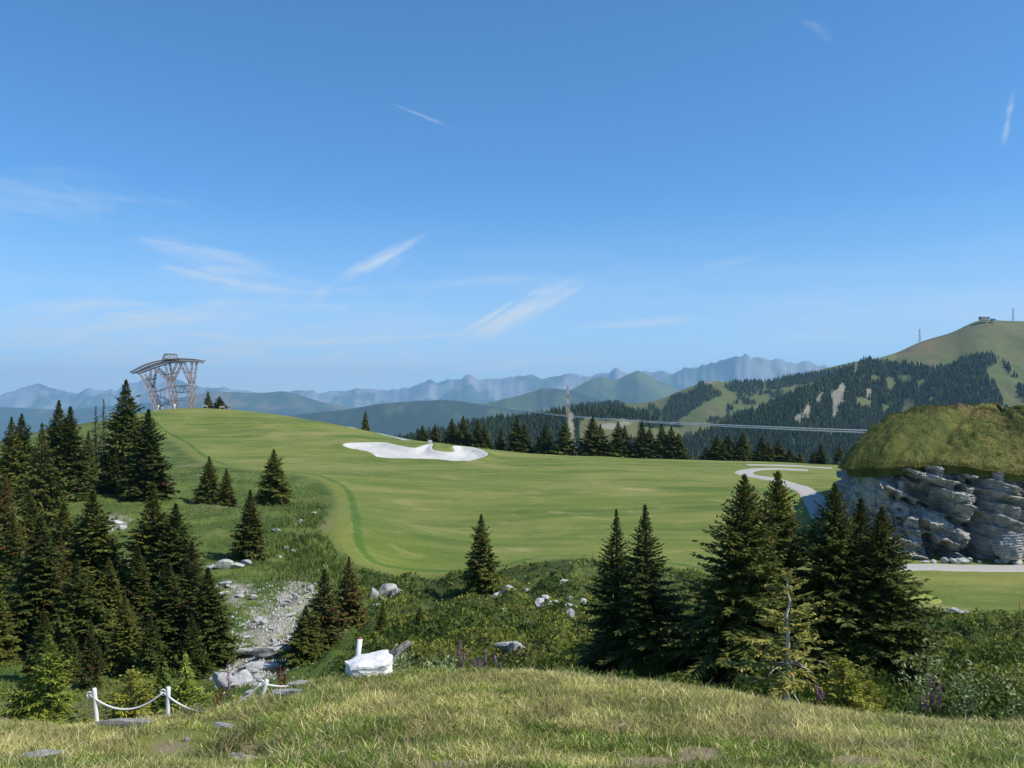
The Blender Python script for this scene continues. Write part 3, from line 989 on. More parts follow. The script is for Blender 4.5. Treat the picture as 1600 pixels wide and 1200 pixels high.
def trunk_mesh(name, H, r0, mat, seed=0, sides=7, lean=.0):
    g = np.random.default_rng(seed)
    zs = np.linspace(-.6, H * .97, 14)
    V = []
    for k, z in enumerate(zs):
        f = max(0, 1 - max(z, 0) / H)
        r = r0 * (f ** .9) + .008 + (.35 * r0 if k == 0 else 0)
        a = np.arange(sides) * 2 * np.pi / sides
        V.append(np.stack([r * np.cos(a) + lean * z * .02 + .02 * g.normal(), r * np.sin(a) + .02 * g.normal(), np.full(sides, z)], -1))
    V = np.concatenate(V)
    i = np.arange(len(zs) * sides).reshape(len(zs), sides); j = np.roll(i, -1, 1)
    return mesh_np(name, V, np.stack([i[:-1], j[:-1], j[1:], i[1:]], -1).reshape(-1, 4), mats=[mat])


def spruce_meshes(seed, H=8., R=1.7, nb=330, nodes=9, cross=True, low=.05, base_col=(.062, .098, .024), tip_col=(.140, .170, .040), cones=0., taper=.82, droop=1., wscale=1., gaps=.0, brown=0., bark=None, tr=0., lscale=1.):
    g = np.random.default_rng(seed)
    P0, D, LN, WD, NR, C0, C1 = [], [], [], [], [], [], []
    base_col, tip_col = np.array(base_col), np.array(tip_col)
    gold = 2.399963
    lob = g.uniform(.68, 1.22, (9, 9))
    for b in range(nb):
        f = (b + g.random()) / nb
        h = low + (1 - low) * (f ** .92)
        if h > .985: continue
        if g.random() < gaps: continue
        az = b * gold + g.normal(0, .35)
        L = R * ((1 - h) ** taper) * g.uniform(.62, 1.15) * lob[int(h * 8.9), int((az % 6.283) / .7)] + .06
        if h < .15: L *= .8 + h * 1.3
        if h > .78: L *= .45 + .55 * (1 - h) / .22
        if g.random() < .05: L *= 1.25
        el = math.radians(lerp(-8, 48, h ** 1.4)) * droop + g.normal(0, .09)
        z0 = h * H
        out = np.array([math.cos(az), math.sin(az), 0.])
        n = max(3, int(nodes * (L / R) ** .6 + 1))
        s = (np.arange(n) + g.random(n) * .7) / n
        sag = -.30 * L * s * s * (1 - h) * droop + .12 * L * s ** 3
        pts = out[None] * (L * s * math.cos(el))[:, None]
        pts[:, 2] += z0 + L * s * math.sin(el) + sag
        sidev = np.array([-out[1], out[0], 0.])
        for sg in (-1, 1, 0):
            sel = s > (.12 if sg else .5)
            k = sel.sum()
            if not k: continue
            ang = g.normal(.85, .2, k) if sg else g.normal(0, .2, k)
            d = out[None] * np.cos(ang)[:, None] + sidev[None] * (sg * np.sin(ang))[:, None]
            d[:, 2] += math.sin(el) * .6 + (g.normal(.13, .18, k) if h > .82 else g.normal(-.30, .30, k)) * (1 if droop > 0 else -1)
            d /= np.linalg.norm(d, axis=1, keepdims=True)
            ln = (.40 * L * (1 - s[sel]) + .13 + .08 * L) * g.uniform(.7, 1.3, k) * (.5 + .5 * (1 - h) ** .7) * lscale
            P0.append(pts[sel]); D.append(d); LN.append(ln)
            WD.append((.045 + .26 * ln) * g.uniform(.75, 1.25, k) * wscale)
            NR.append(np.tile([0., 0., 1.], (k, 1)) + g.normal(0, .45, (k, 3)))
            tone = g.uniform(.65, 1.4, (k, 1)) * np.array([1., 1., 1.])
            tone[:, 0] *= 1 + .35 * g.random(k)
            c0 = base_col * tone; c1 = tip_col * tone
            if brown and g.random() < brown * (.4 + h):
                c0 = np.array((.085, .055, .024)) * tone; c1 = np.array((.13, .075, .03)) * tone
            C0.append(c0); C1.append(c1)
    # leader
    P0.append(np.array([[0, 0, H * .93], [0, 0, H * .95]])); D.append(np.array([[0, 0, 1.], [.1, 0, 1.]])); LN.append(np.array([H * .07, H * .05])); WD.append(np.array([.07, .07]))
    NR.append(np.array([[1., 0, 0], [0, 1., 0]])); C0.append(np.tile(base_col, (2, 1))); C1.append(np.tile(tip_col, (2, 1)))
    P0, D, LN, WD, NR, C0, C1 = (np.concatenate(a) for a in (P0, D, LN, WD, NR, C0, C1))
    V, C = quads_from(P0, D, LN, WD, NR, C0, C1)
    if cross:
        e = slice(None, None, 3)
        N2 = np.cross(D, NR)[e]
        V2, Cc = quads_from(P0[e], D[e], LN[e] * .95, WD[e] * .9, N2, C0[e], C1[e])
        V, C = np.vstack([V, V2]), np.vstack([C, Cc])
    if cones:
        k = int(cones)
        h = g.uniform(.70, .94, k); a = g.uniform(0, 6.28, k); r = R * (1 - h) ** taper * g.uniform(.55, 1.0, k)
        p = np.stack([r * np.cos(a), r * np.sin(a), h * H + .05], -1)
        for rot in (0, 1.57):
            nn = np.stack([np.cos(a + rot), np.sin(a + rot), 0 * a], -1)
            V2, Cc = quads_from(p, np.tile([0, 0, -1.], (k, 1)) + g.normal(0, .12, (k, 3)), np.full(k, .16), np.full(k, .055), nn, np.tile((.15, .075, .03), (k, 1)), np.tile((.19, .10, .045), (k, 1)))
            V, C = np.vstack([V, V2]), np.vstack([C, Cc])
    q = np.arange(len(V)).reshape(-1, 4)
    return mesh_np('crown', V, q, smooth=False, attrs={'col': C}, mats=[M_needle]), trunk_mesh('trunk', H, tr or (.018 * H + .02), bark or M_bark, seed)


PROTO = {}
for k in range(3):
    PROTO['near%d' % k] = spruce_meshes(100 + k, 8, [2.75, 2.5, 2.9][k], 620, 22, True, .03, cones=60, lscale=.62, wscale=.85)
    PROTO['mid%d' % k] = spruce_meshes(200 + k, 8, [2.1, 2.4, 1.95][k], 400, 11, True, .03, wscale=1.25, brown=[0, .0, .06][k], cones=[0, 30, 30][k])
    PROTO['far%d' % k] = spruce_meshes(300 + k, 8, [2.6, 2.3, 2.9][k], 330, 8, False, .0, wscale=2.3)
PROTO['slim'] = spruce_meshes(401, 8, 2.0, 420, 18, True, .02, lscale=.68, wscale=.9, gaps=.12, cones=16, taper=1.0)
PROTO['slim2'] = spruce_meshes(402, 8, 1.95, 420, 18, True, .02, lscale=.68, wscale=.9, gaps=.12, cones=20, taper=1.0)
PROTO['brown'] = spruce_meshes(403, 8, 2.0, 320, 9, True, .03, wscale=1.2, brown=.22, base_col=(.07, .09, .024), tip_col=(.12, .135, .036))
PROTO['brown2'] = spruce_meshes(404, 8, 1.9, 320, 9, True, .03, wscale=1.2, brown=.15, base_col=(.07, .09, .024), tip_col=(.12, .135, .036))
PROTO['thin'] = spruce_meshes(405, 8, .9, 150, 6, True, .05, gaps=.3, brown=.1, base_col=(.06, .07, .035), tip_col=(.085, .095, .045))
PROTO['olive'] = spruce_meshes(406, 8, 2.3, 260, 10, True, .05, gaps=.1, base_col=(.08, .11, .026), tip_col=(.135, .16, .042), wscale=1.15, droop=1.3)
PROTO['young'] = spruce_meshes(407, 2.6, 1.0, 170, 13, True, .02, base_col=(.17, .25, .035), tip_col=(.32, .38, .07), lscale=.65, wscale=.65, taper=.8)
PROTO['young2'] = spruce_meshes(408, 2.0, 1.25, 160, 13, True, .02, base_col=(.17, .24, .04), tip_col=(.33, .36, .085), lscale=.65, wscale=.65, taper=.6)
PROTO['scraggly'] = spruce_meshes(409, 3.2, .85, 110, 15, True, .22, gaps=.42, base_col=(.14, .185, .045), tip_col=(.30, .31, .095), wscale=.6, taper=.45, droop=.8, bark=M_pale, tr=.04, lscale=.55)
PROTO['pine'] = spruce_meshes(410, 2.4, .55, 110, 6, True, .02, base_col=(.13, .21, .045), tip_col=(.23, .32, .075), wscale=.7, taper=.5, droop=-1.5)
HREF = {'young': 2.6, 'young2': 2.0, 'scraggly': 3.2, 'pine': 2.4}


def tree(kind, px, Y, top, label, group=None, wide=1.0, name='spruce_tree', lean=0.):
    p = gpt(px, Y)
    p[2] -= .1
    ztop = (HOR - top) / F * Y
    h = max(.4, ztop - p[2])
    H = HREF.get(kind, 8.)
    k = h / H
    r = empty(name, p, random.uniform(0, 6.28), (k * wide, k * wide, k))
    r.rotation_euler = (lean, 0, r.rotation_euler[2])
    tag(r, label, 'tree', group)
    cr, tk = PROTO[kind]
    add('trunk', tk, r); add('crown', cr, r)
    return r


G_L = 'dark spruces standing in the gully wood'
LG = 'tall dark spruce crowded into the gully wood below the fairway'
LU = 'dark spruce on the upper edge of the gully wood against the blue ranges'
G_U = 'spruces on the upper edge of the gully wood'
tree('mid0', 18, 102, 650, LU, G_U, 1.05); tree('mid1', 34, 104, 645, LU, G_U, 1.0)
tree('mid0', 92, 106, 624, LU, G_U, 1.1); tree('mid2', 110, 104, 634, LU, G_U, 1.2)
tree('olive', 66, 86, 660, 'loose olive green spruce with drooping boughs above the gully', None, 1.0)
tree('thin', 150, 124, 632, 'thin half bare spruce beside the tallest hillside spruce', 'thin half bare spruces', 1.1)
tree('thin', 162, 122, 622, 'thin half bare spruce beside the tallest hillside spruce', 'thin half bare spruces', 1.0)
tree('mid1', 138, 118, 672, LU, G_U, .8)
tree('mid1', 197, 113, 592, 'tallest dark spruce rising on the slope left of the pylon', None, 1.1)
tree('mid2', 232, 106, 638, 'broad spruce leaning against the tallest hillside spruce', None, 1.45)
tree('mid0', 178, 110, 690, LU, G_U, 1.0)
G_S = 'small spruces casting shadows on the bank'
tree('mid0', 327, 106, 712, 'small pointed spruce of the pair on the grassy bank', G_S, 1.3)
tree('mid2', 354, 101, 731, 'small pointed spruce of the pair on the grassy bank', G_S, 1.4)
tree('mid1', 428, 99, 701, 'twin topped spruce just below the curved fairway edge', None, 1.4)
tree('mid2', 391, 72, 764, 'slender spruce standing alone above the boulders in the gully', None, 1.25)
tree('brown', 8, 64, 738, 'brown tipped spruce at the edge of the gully wood', None, 1.0)
for (kd, px, Y, top, w, lb) in [
        ('mid0', 145, 52, 764, 1.5, 'tallest spruce in the middle of the gully wood'), ('mid1', 100, 56, 785, 1.35, LG), ('mid2', 62, 44, 806, 1.5, 'tall ragged spruce behind the bright young spruce'),
        ('mid0', 30, 48, 860, 1.2, LG), ('mid1', 120, 42, 872, 1.35, LG), ('mid1', 240, 51, 764, 1.45, 'tall spruce beside the gully scree, pointed above its neighbours'), ('mid0', 275, 50, 785, 1.4, LG),
        ('brown2', 300, 43, 845, 1.35, 'brownish spruce at the scree side of the gully wood'), ('mid2', 262, 40, 872, 1.4, LG), ('mid0', 325, 40, 885, 1.35, 'spruce at the edge of the scree, outermost of the gully wood'), ('mid1', 195, 38, 930, 1.15, LG),
        ('mid0', -10, 40, 900, 1.2, LG), ('mid2', 215, 46, 850, 1.1, LG), ('mid2', 68, 36, 950, 1.2, LG), ('mid1', 170, 45, 870, 1.1, LG), ('brown', 95, 50, 835, 1.0, 'brown flecked spruce inside the gully wood'),
        ('mid0', 300, 37, 960, 1.1, LG), ('mid2', 20, 56, 800, 1.1, LG), ('mid1', 235, 37, 960, 1.1, LG), ('mid0', 110, 36, 985, 1.1, LG), ('mid1', 45, 70, 760, 1.0, LG), ('mid2', -20, 85, 700, 1.2, LG)]:
    tree(kd, px, Y, top, lb, G_L if lb is LG else None, w)
tree('brown', 142, 34, 962, 'rusty brown young spruce behind the first fence post', None, .8)
tree('mid2', 215, 46, 850, LG, G_L, .9)
tree('mid2', 68, 36, 950, LG, G_L, 1.0)
tree('brown2', 507, 40, 888, 'dark spruce with brown cones behind the white boulder', None, 1.5)
tree('brown', 545, 49, 868, 'sparse brownish spruce below the near fairway corner', None, 1.25)
tree('mid1', 478, 38, 945, 'low dark spruce beside the scree slabs', None, 1.6)
tree('mid1', 752, 61.5, 802, 'lone dark spruce at the near edge of the fairway', None, 1.05)
tree('mid0', 656, 44, 946, 'small bushy spruce on the shrub slope', None, 1.3)
tree('mid2', 598, 43, 943, 'small slender spruce behind the weathered root', None, 1.2)
tree('slim', 963, 27.5, 793, 'slender spruce, thinner of the pair beyond the knoll', None, 1.15)
tree('slim2', 1008, 26.5, 785, 'slender spruce, fuller of the pair beyond the knoll', None, 1.5)
tree('near0', 1163, 25.5, 738, 'big dark spruce with a long low bough toward the fairway', None, 1.3)
tree('near1', 1215, 27.5, 733, 'big dark spruce in front of the curving gravel track', None, 1.25)
tree('near2', 1305, 26.0, 752, 'big cone laden spruce in front of the outcrop corner', None, 1.15)
tree('near0', 1345, 27.5, 775, 'dense spruce pressed between the cone laden ones', None, 1.1)
tree('near1', 1378, 25.5, 788, 'spruce with a long bough reaching over the lawn', None, 1.25)
# the row along the far edge of the fairway
G_R = 'spruces in the row along the far fairway edge'
LR = 'dark conical spruce in the row along the far edge of the fairway'
for i, (px, top, Y, w) in enumerate([(660, 664, 236, 1.2), (680, 662, 232, 1.2), (706, 654, 226, 1.0), (724, 649, 224, .95), (746, 654, 222, .95), (757, 664, 222, 1.0), (783, 667, 220, .8), (808, 650, 216, 1.05), (819, 662, 216, .9),
                                     (841, 680, 213, .8), (852, 660, 213, .9), (882, 658, 211, 1.0), (926, 649, 210, 1.15), (938, 662, 211, 1.1), (966, 658, 209, .9), (976, 664, 209, .9), (1003, 657, 208, .9), (1015, 668, 208, .9), (1034, 661, 208, 1.0), (1049, 664, 207, 1.0), (1060, 676, 207, 1.0),
                                     (1103, 698, 206, 1.4), (1120, 680, 206, 1.25), (1138, 679, 207, 1.25), (1130, 690, 205, 1.2), (1161, 672, 206, 1.1), (1158, 698, 204, 1.2), (1190, 681, 206, 1.15), (1201, 690, 205, 1.2), (1217, 687, 206, 1.15), (1234, 700, 204, 1.3), (1250, 704, 203, 1.1), (1272, 704, 203, 1.1), (1283, 692, 203, .95), (1311, 692, 200, .9)]):
    lb = {926: 'broadest dark spruce in the row along the far edge of the fairway', 808: 'tall broad spruce standing right of the smallest row spruce', 783: 'smallest lone spruce in the row behind the bunker end',
          660: 'low bushy spruce beginning the row above the bunker', 1161: 'tallest pointed spruce in the group before the curving track', 1311: 'last spruce of the row, next to the outcrop'}.get(px, LR)
    tree('far%d' % (i % 3), px, Y, top, lb, G_R if lb is LR else None, w * 1.3)
tree('far1', 571, 246, 640, 'lone narrow spruce beside the hilltop path', None, .85)
tree('far0', 325, 268, 610, 'small pointed spruce near the pylon foot', None, 1.0)
tree('far2', 343, 268, 619, 'round bushy conifer near the pylon foot', None, 1.8)
# young conifers at the rim of the knoll
tree('young', 76, 18.5, 992, 'bright green young spruce left of the rope fence', None, 1.0)
tree('young2', 40, 18.8, 1062, 'low bright spruce sapling beside the taller young one', None, .9)
tree('young2', 205, 19, 1050, 'light green spreading spruce behind the rope', None, 1.0)
tree('young', 250, 20, 1040, 'yellow green young spruce between the first two posts', None, .8)
tree('pine', 290, 19, 1018, 'upright young mountain pine behind the second post', None, 1.0, 'pine_tree')
tree('pine', 258, 20, 1030, 'bluish young mountain pine beside the yellow green spruce', None, .9, 'pine_tree')
SCR = tree('scraggly', 1232, 17.6, 893, 'scraggly young spruce with bleached bare lower trunk', None, 1.5)
tree('young2', 1318, 17.2, 1032, 'low spreading bright spruce at the knoll rim', None, 1.1)
tree('young2', 1360, 17.6, 1066, 'small spruce sapling under the cone laden spruces', None, .9)

# ------------------------------------------------------------------ rocks
def rock_mesh(seed, squash=(1, 1, 1), rough=.35, mat=None, sub=3, boxy=0, cuts=9, strata=0.):
    import bmesh
    bm = bmesh.new()
    bmesh.ops.create_icosphere(bm, subdivisions=sub, radius=1)
    co = np.array([v.co[:] for v in bm.verts])
    if boxy: co = co / ((np.abs(co) ** boxy).sum(1) ** (1 / boxy))[:, None]
    g = np.random.default_rng(seed)
    for _ in range(cuts):                                     # flat broken faces
        n = g.normal(0, 1, 3); n /= np.linalg.norm(n)
        d = co @ n; lim = g.uniform(.45, .8)
        co = co - np.where(d > lim, d - lim, 0)[:, None] * n
    co = co * (1 + rough * .5 * fbm(co[:, 0] * 1.7 + seed, co[:, 1] * 1.7, co[:, 2] * 1.7, oct=4))[:, None]
    if strata:
        q = (co[:, 2] + .35 * co[:, 0]) * 5 + .5 * fbm(co[:, 0] * 2, co[:, 1] * 2, co[:, 2] * 2, oct=3)
        co = co * (1 - strata * (q - np.floor(q)) ** 2)[:, None]
    co = co * np.array(squash)
    for v, c in zip(bm.verts, co): v.co = c
    me = bpy.data.meshes.new('rock')
    bm.to_mesh(me); bm.free()
    me.materials.append(mat or M_rock2)
    return me


ROCKS = [rock_mesh(s, q) for s, q in [(1, (1, .8, .6)), (2, (1.1, .7, .5)), (3, (.8, .8, .75)), (4, (1.2, .8, .45)), (5, (.9, .7, .8)), (6, (1.3, .6, .4))]]
ROCKS2 = [rock_mesh(s + 20, q, mat=M_rock) for s, q in [(1, (1, .8, .8)), (2, (1.2, .7, .7)), (3, (.8, .8, 1.0))]]


def rock(p, size, label, group=None, meshes=ROCKS, sink=.25, sc=(1, 1, 1), rot=None):
    o = add('rock', random.choice(meshes), None, (p[0], p[1], p[2] + size * (.5 - sink)), rot or (random.uniform(-.3, .3), random.uniform(-.3, .3), random.uniform(0, 6.28)), tuple(size * s for s in sc))
    return tag(o, label, 'rock', group)


G_SC = 'loose limestone blocks of the gully scree'
for i in range(110):
    cxy = random.choice([(430, 990, 55, 45), (395, 1045, 40, 28), (460, 940, 26, 36), (372, 922, 26, 16), (425, 1000, 45, 30), (395, 1060, 26, 18)])
    px, py = random.gauss(cxy[0], cxy[2] * .55), random.gauss(cxy[1], cxy[3] * .55)
    if py > 1092 or py < 870: continue
    p = ghit(px, py)
    if p[1] < 28: continue
    rock(p, random.choice([.1, .12, .15, .18, .22, .34]) * random.uniform(.8, 1.3), 'loose pale limestone block in the gully scree', G_SC)
for (px, py, s) in [(345, 912, .5), (347, 925, .55), (385, 1025, .7), (425, 1030, .8), (405, 1048, .7), (375, 1068, .8), (350, 1085, .7), (440, 946, .45), (395, 935, .4), (430, 1020, .6)]:
    rock(ghit(px, py), s, 'large pale limestone slab in the gully', 'large pale slabs in the gully', sc=(1.3, 1, .8))
for (px, py, s) in [(180, 815, .7), (190, 822, .6), (170, 828, .5), (205, 900, .9), (212, 880, .6), (200, 915, .7), (85, 812, .8), (75, 820, .5), (5, 918, .8), (20, 905, .5), (335, 886, .7), (350, 887, .8), (368, 886, .7), (385, 884, .5), (255, 757, .5), (262, 763, .4), (190, 752, .5)]:
    rock(ghit(px, py), s * 1.1, 'pale limestone rock showing between the gully spruces', 'pale rocks between the gully spruces', sc=(1.2, 1, .8))
for (px, py, s) in [(430, 828, .4), (447, 856, .35), (470, 815, .35), (415, 845, .3), (490, 800, .35), (460, 862, .3), (438, 872, .3), (455, 790, .3)]:
    rock(ghit(px, py), s, 'small pale stone on the weedy bank below the fairway', 'small stones on the weedy bank')
for (px, py, s, q) in [(584, 937, .65, (1.2, 1, 1.1)), (603, 932, .85, (1.2, 1, 1.1)), (618, 934, .6, (1, 1, 1.2)), (595, 943, .5, (1, 1, 1))]:
    rock(ghit(px, py), s, 'grey block of the small broken ledge below the fairway edge', 'grey ledge blocks below the fairway edge', ROCKS2, sc=q)
for (px, py, s) in [(770, 938, .5), (787, 940, .7), (798, 941, .55), (764, 942, .4), (808, 940, .35)]:
    rock(ghit(px, py), s * 1.2, 'white limestone block beside the lone fairway spruce', 'white blocks beside the lone fairway spruce', sink=0.)
for (px, py, s) in [(776, 975, .42), (853, 945, .4), (860, 950, .35), (888, 958, .5), (892, 946, .35), (912, 950, .35), (845, 957, .35), (890, 980, .28), (780, 995, .25), (798, 1035, .35), (805, 1042, .3), (866, 1042, .28), (825, 1000, .2), (930, 972, .22), (880, 926, .35), (820, 922, .25), (790, 960, .18), (860, 1022, .2), (1100, 972, .3), (583, 957, .3), (708, 978, .22), (700, 990, .25), (735, 1000, .22)]:
    rock(ghit(px, py), s * 1.35, 'small pale rock poking out of the shrub slope', 'small rocks in the shrub slope', sink=-.05, sc=(1, 1, 1.25))
for (px, py, s) in [(1440, 962, .35), (1446, 960, .4), (1470, 961, .4), (1475, 958, .35), (1499, 959, .55), (1508, 958, .3)]:
    rock(ghit(px, py), s, 'pale rock at the edge of the lower mown lawn', 'rocks edging the lower lawn')
rock(np.array([45.3, 76.9, -13.1]), 1.55, 'huge rounded detached boulder leaning on the limestone outcrop', None, [rock_mesh(41, (1.05, .7, .85), .7, M_rock, 5, 0, 3, .16)], sink=.0)
for (px, py, s) in [(1475, 872, .5), (1490, 868, .6), (1505, 870, .7), (1515, 873, .5), (1460, 876, .4), (1445, 878, .35), (1570, 872, .6), (1585, 873, .7), (1560, 875, .4), (1530, 876, .3)]:
    p = gpt(px, 77.2)
    rock(p, s, 'rubble block at the foot of the limestone outcrop', 'rubble at the outcrop foot')
# stones set in the knoll
for (px, py, s, q, lb) in [(64, 1186, .30, (1.5, .6, .35), 'flat pale stone lying in the knoll turf'), (472, 1072, .26, (1.2, .8, .7), 'rounded grey stone at the knoll rim beside the red dock'), (446, 1087, .30, (1.6, .7, .45), 'flat grey stone under the rope end'),
                           (352, 1135, .24, (1.7, .5, .5), 'long grey stone edge in the path bank'), (293, 1150, .09, (1.2, .8, .7), 'small pale stone in the bare soil'), (405, 1186, .28, (1.8, .6, .5), 'half buried slanting slab in the eroded bank'), (195, 1136, .45, (2.0, .3, .22), 'long pale kerb stone at the foot of the first post')]:
    rock(ghit(px, py), s * .75, lb, None, sc=(q[0], q[1], q[2] * 1.6), rot=(random.uniform(-.2, .2), random.uniform(-.2, .2), random.uniform(-.5, .5)), sink=.28)
p = gpt(567, 16.3)
o = add('boulder', rock_mesh(83, (1, .55, .42), .55, mat_plain('whitewash', (.70, .69, .67), .9, .28, 3, bumpy=1.0), 4, 5, 2), None, (p[0], p[1], p[2] + .16), (.1, -.14, .08), (.54, .6, .5))
tag(o, 'whitewashed boulder on the rim of the knoll', 'rock')

# ------------------------------------------------------------------ ground cover
def scatter(n, px0, px1, y0, y1, g):
    u = (g.uniform(px0, px1, n) - 800) / F
    y = np.exp(g.uniform(math.log(y0), math.log(y1), n))
    return u * y, y


g = np.random.default_rng(77)
# knoll turf
x, y = scatter(172000, -60, 1660, 8.7, 18.2, g)
z = ground(x, y)
px, py = 800 + F * x / y, HOR - F * z / y
sn = fbm(x * .9, y * .9, oct=3)
bare = np.zeros(len(x))
for (a, b, ra, rb) in [(265, 1168, 60, 22), (700, 1196, 60, 10), (1010, 1192, 60, 12), (1090, 1180, 45, 16), (1340, 1192, 50, 12), (388, 1176, 34, 16)]:
    bare = np.maximum(bare, np.exp(-((px - a) / ra) ** 2 - ((py - b) / rb) ** 2))
keep = g.random(len(x)) > sstep(bare + .3 * sn, .22, .6) * .96
for (a, b) in [(64, 1186), (446, 1087), (352, 1135), (293, 1150), (405, 1186), (195, 1136)]:
    keep &= (((px - a) / 34) ** 2 + ((py - b + 2) / 8) ** 2) > 1
x, y, z, sn = x[keep], y[keep], z[keep], sn[keep]
tone = sstep(sn + .5 * fbm(x * .2, y * .2, oct=2), -.5, .6)
dry = g.random(len(x)) < (.22 + .40 * tone)
pat = (.72 + .55 * sstep(fbm(x * 1.7 + 8, y * 1.7, oct=3), -.4, .5))[:, None]
c = pat * np.where(dry[:, None], np.array((.62, .53, .25)), mixc((.17, .25, .035), (.41, .42, .10), tone)) * g.uniform(.5, 1.4, (len(x), 1))
ln = g.uniform(.05, .13, len(x)) * (1 + .5 * (g.random(len(x)) < .06)) * (1 + .5 * sstep(sn, .1, .6))
o = blades_object('grass', np.stack([x, y, z - .01], -1), ln, g.uniform(.009, .017, len(x)), c, g, None, .9)
tag(o, 'short dry alpine grass covering the knoll', 'grass', kind='stuff')

# taller seed heads and broad weeds scattered through it
x, y = scatter(9000, -60, 1660, 9, 17.6, g)
ok = fbm(x * .6 + 3, y * .6, oct=3) > -.05
x, y = x[ok], y[ok]
z = ground(x, y)
c = np.where((g.random(len(x)) < .55)[:, None], np.array((.60, .52, .28)), np.array((.10, .19, .035))) * g.uniform(.6, 1.2, (len(x), 1))
o = blades_object('tall_grass', np.stack([x, y, z - .01], -1), g.uniform(.14, .27, len(x)), g.uniform(.007, .016, len(x)), c, g, None, .7)
tag(o, 'taller seed stalks and weeds sprinkled over the knoll turf', 'grass', kind='stuff')

# leafy low shrubs on the slope below the knoll
x, y = scatter(250000, 440, 1700, 21, 78, g)
z, s = ground(x, y, True)
hb = z - base(x, y)
ok = (s < -2.6) & (g.random(len(x)) < .12 + .88 * sstep(hb, -.16, .12)) & ((800 + F * x / y > 560 + 60 * vnoise(x, y)) | (y < 30))
x, y, z = x[ok], y[ok], z[ok]
sn = fbm(x / 3, y / 3, oct=4); kind_n = fbm(x / 6 + 9, y / 6, oct=3)
n = len(x)
d = np.stack([g.normal(0, .6, n), g.normal(0, .6, n), g.uniform(.2, 1.1, n)], -1); d /= np.linalg.norm(d, axis=1, keepdims=True)
c0 = mixc((.060, .098, .016), (.205, .225, .040), sstep(sn, -.35, .45))
c0 = mixc(c0, np.array((.17, .16, .05)), sstep(kind_n, .15, .6) * .6) * g.uniform(.6, 1.4, (n, 1))
sz = (.07 + .0022 * y) * g.uniform(.5, 1.5, n)
V, C = quads_from(np.stack([x, y, z + g.uniform(-.02, .16, n)], -1), d, sz, sz * g.uniform(.35, .7, n), g.normal(0, 1, (n, 3)), c0, c0 * 1.25)
o = add('shrub_cover', mesh_np('shrub_cover', V, np.arange(len(V)).reshape(-1, 4), smooth=False, attrs={'col': C}, mats=[M_leaf]))
tag(o, 'low green alpine shrubs carpeting the slope below the knoll', 'shrubs', kind='stuff')

# rank grass and weeds on the banks of the gully
x, y = scatter(90000, -80, 640, 24, 150, g)
z, s = ground(x, y, True)
px, py = 800 + F * x / y, HOR - F * z / y
sn = fbm(x / 4, y / 4, oct=4)
ok = (s < -2.8) & (g.random(len(x)) < .35 + .65 * sstep(sn, -.2, .3)) & (blob(px, py, [(430, 985, 50, 45), (390, 1050, 40, 35)]) < g.uniform(.2, 1, len(x)))
x, y, z, sn, px, py = (a[ok] for a in (x, y, z, sn, px, py))
weedy = np.exp(-((px - 485) / 60) ** 2 - ((py - 850) / 60) ** 2)
c = mixc((.075, .125, .022), (.19, .215, .046), sstep(sn + g.normal(0, .2, len(x)), -.4, .5))
c = mixc(c, np.array((.055, .10, .03)), weedy * .7) * g.uniform(.7, 1.35, (len(x), 1))
o = blades_object('rough_grass', np.stack([x, y, z - .03], -1), g.uniform(.12, .28, len(x)) * (1 + 1.6 * weedy), .015 + .0007 * y, c, g, None, .7)
tag(o, 'rank grass and weeds on the gully banks', 'grass', kind='stuff')

# tall dark weeds on the bank below the curved fairway edge
x, y = scatter(20000, 395, 600, 55, 100, g)
z, s = ground(x, y, True)
px, py = 800 + F * x / y, HOR - F * z / y
ok = (s < -2.2) & (fbm(x / 2.5, y / 2.5, oct=3) > -.12) & (blob(px, py, [(480, 850, 62, 62), (430, 870, 40, 25), (520, 890, 35, 25)]) > g.uniform(.15, .9, len(x)))
x, y, z = x[ok], y[ok], z[ok]
c = mixc((.07, .125, .025), (.19, .22, .05), g.random(len(x)))
o = blades_object('tall_weeds', np.stack([x, y, z - .03], -1), g.uniform(.3, .75, len(x)), np.full(len(x), .07), c, g, None, .45)
tag(o, 'tall dark green weeds on the bank below the curved fairway edge', 'weeds', kind='stuff')

# small rubble of the scree
x, y, z = [], [], []
for _ in range(1500):
    cxy = random.choice([(430, 990, 60, 50), (395, 1045, 40, 28), (460, 940, 26, 36)])
    x.append(random.gauss(cxy[0], cxy[2] * .6)); y.append(random.gauss(cxy[1], cxy[3] * .6))
P = np.array([hit(a, b) for a, b in zip(x[:500], y[:500])])
P = np.repeat(P, 4, 0) + g.normal(0, .8, (len(P) * 4, 2))
P = P[P[:, 1] > 27]
zz = ground(P[:, 0], P[:, 1])
oc = np.array([(1, 0, 0), (0, 1, 0), (-1, 0, 0), (0, -1, 0), (0, 0, 1), (0, 0, -1)], float)
sz = g.uniform(.04, .13, len(P))
V = (oc[None] * g.uniform(.5, 1.2, (len(P), 6, 1)) * sz[:, None, None] + np.concatenate([P, zz[:, None]], 1)[:, None]).reshape(-1, 3)
ot = np.array([(0, 1, 4), (1, 2, 4), (2, 3, 4), (3, 0, 4), (1, 0, 5), (2, 1, 5), (3, 2, 5), (0, 3, 5)])
o = add('scree', mesh_np('scree', V, None, (ot[None] + (np.arange(len(P)) * 6)[:, None, None]).reshape(-1, 3), smooth=False, mats=[M_rock2]))
tag(o, 'small limestone rubble strewn down the gully', 'scree', kind='stuff')


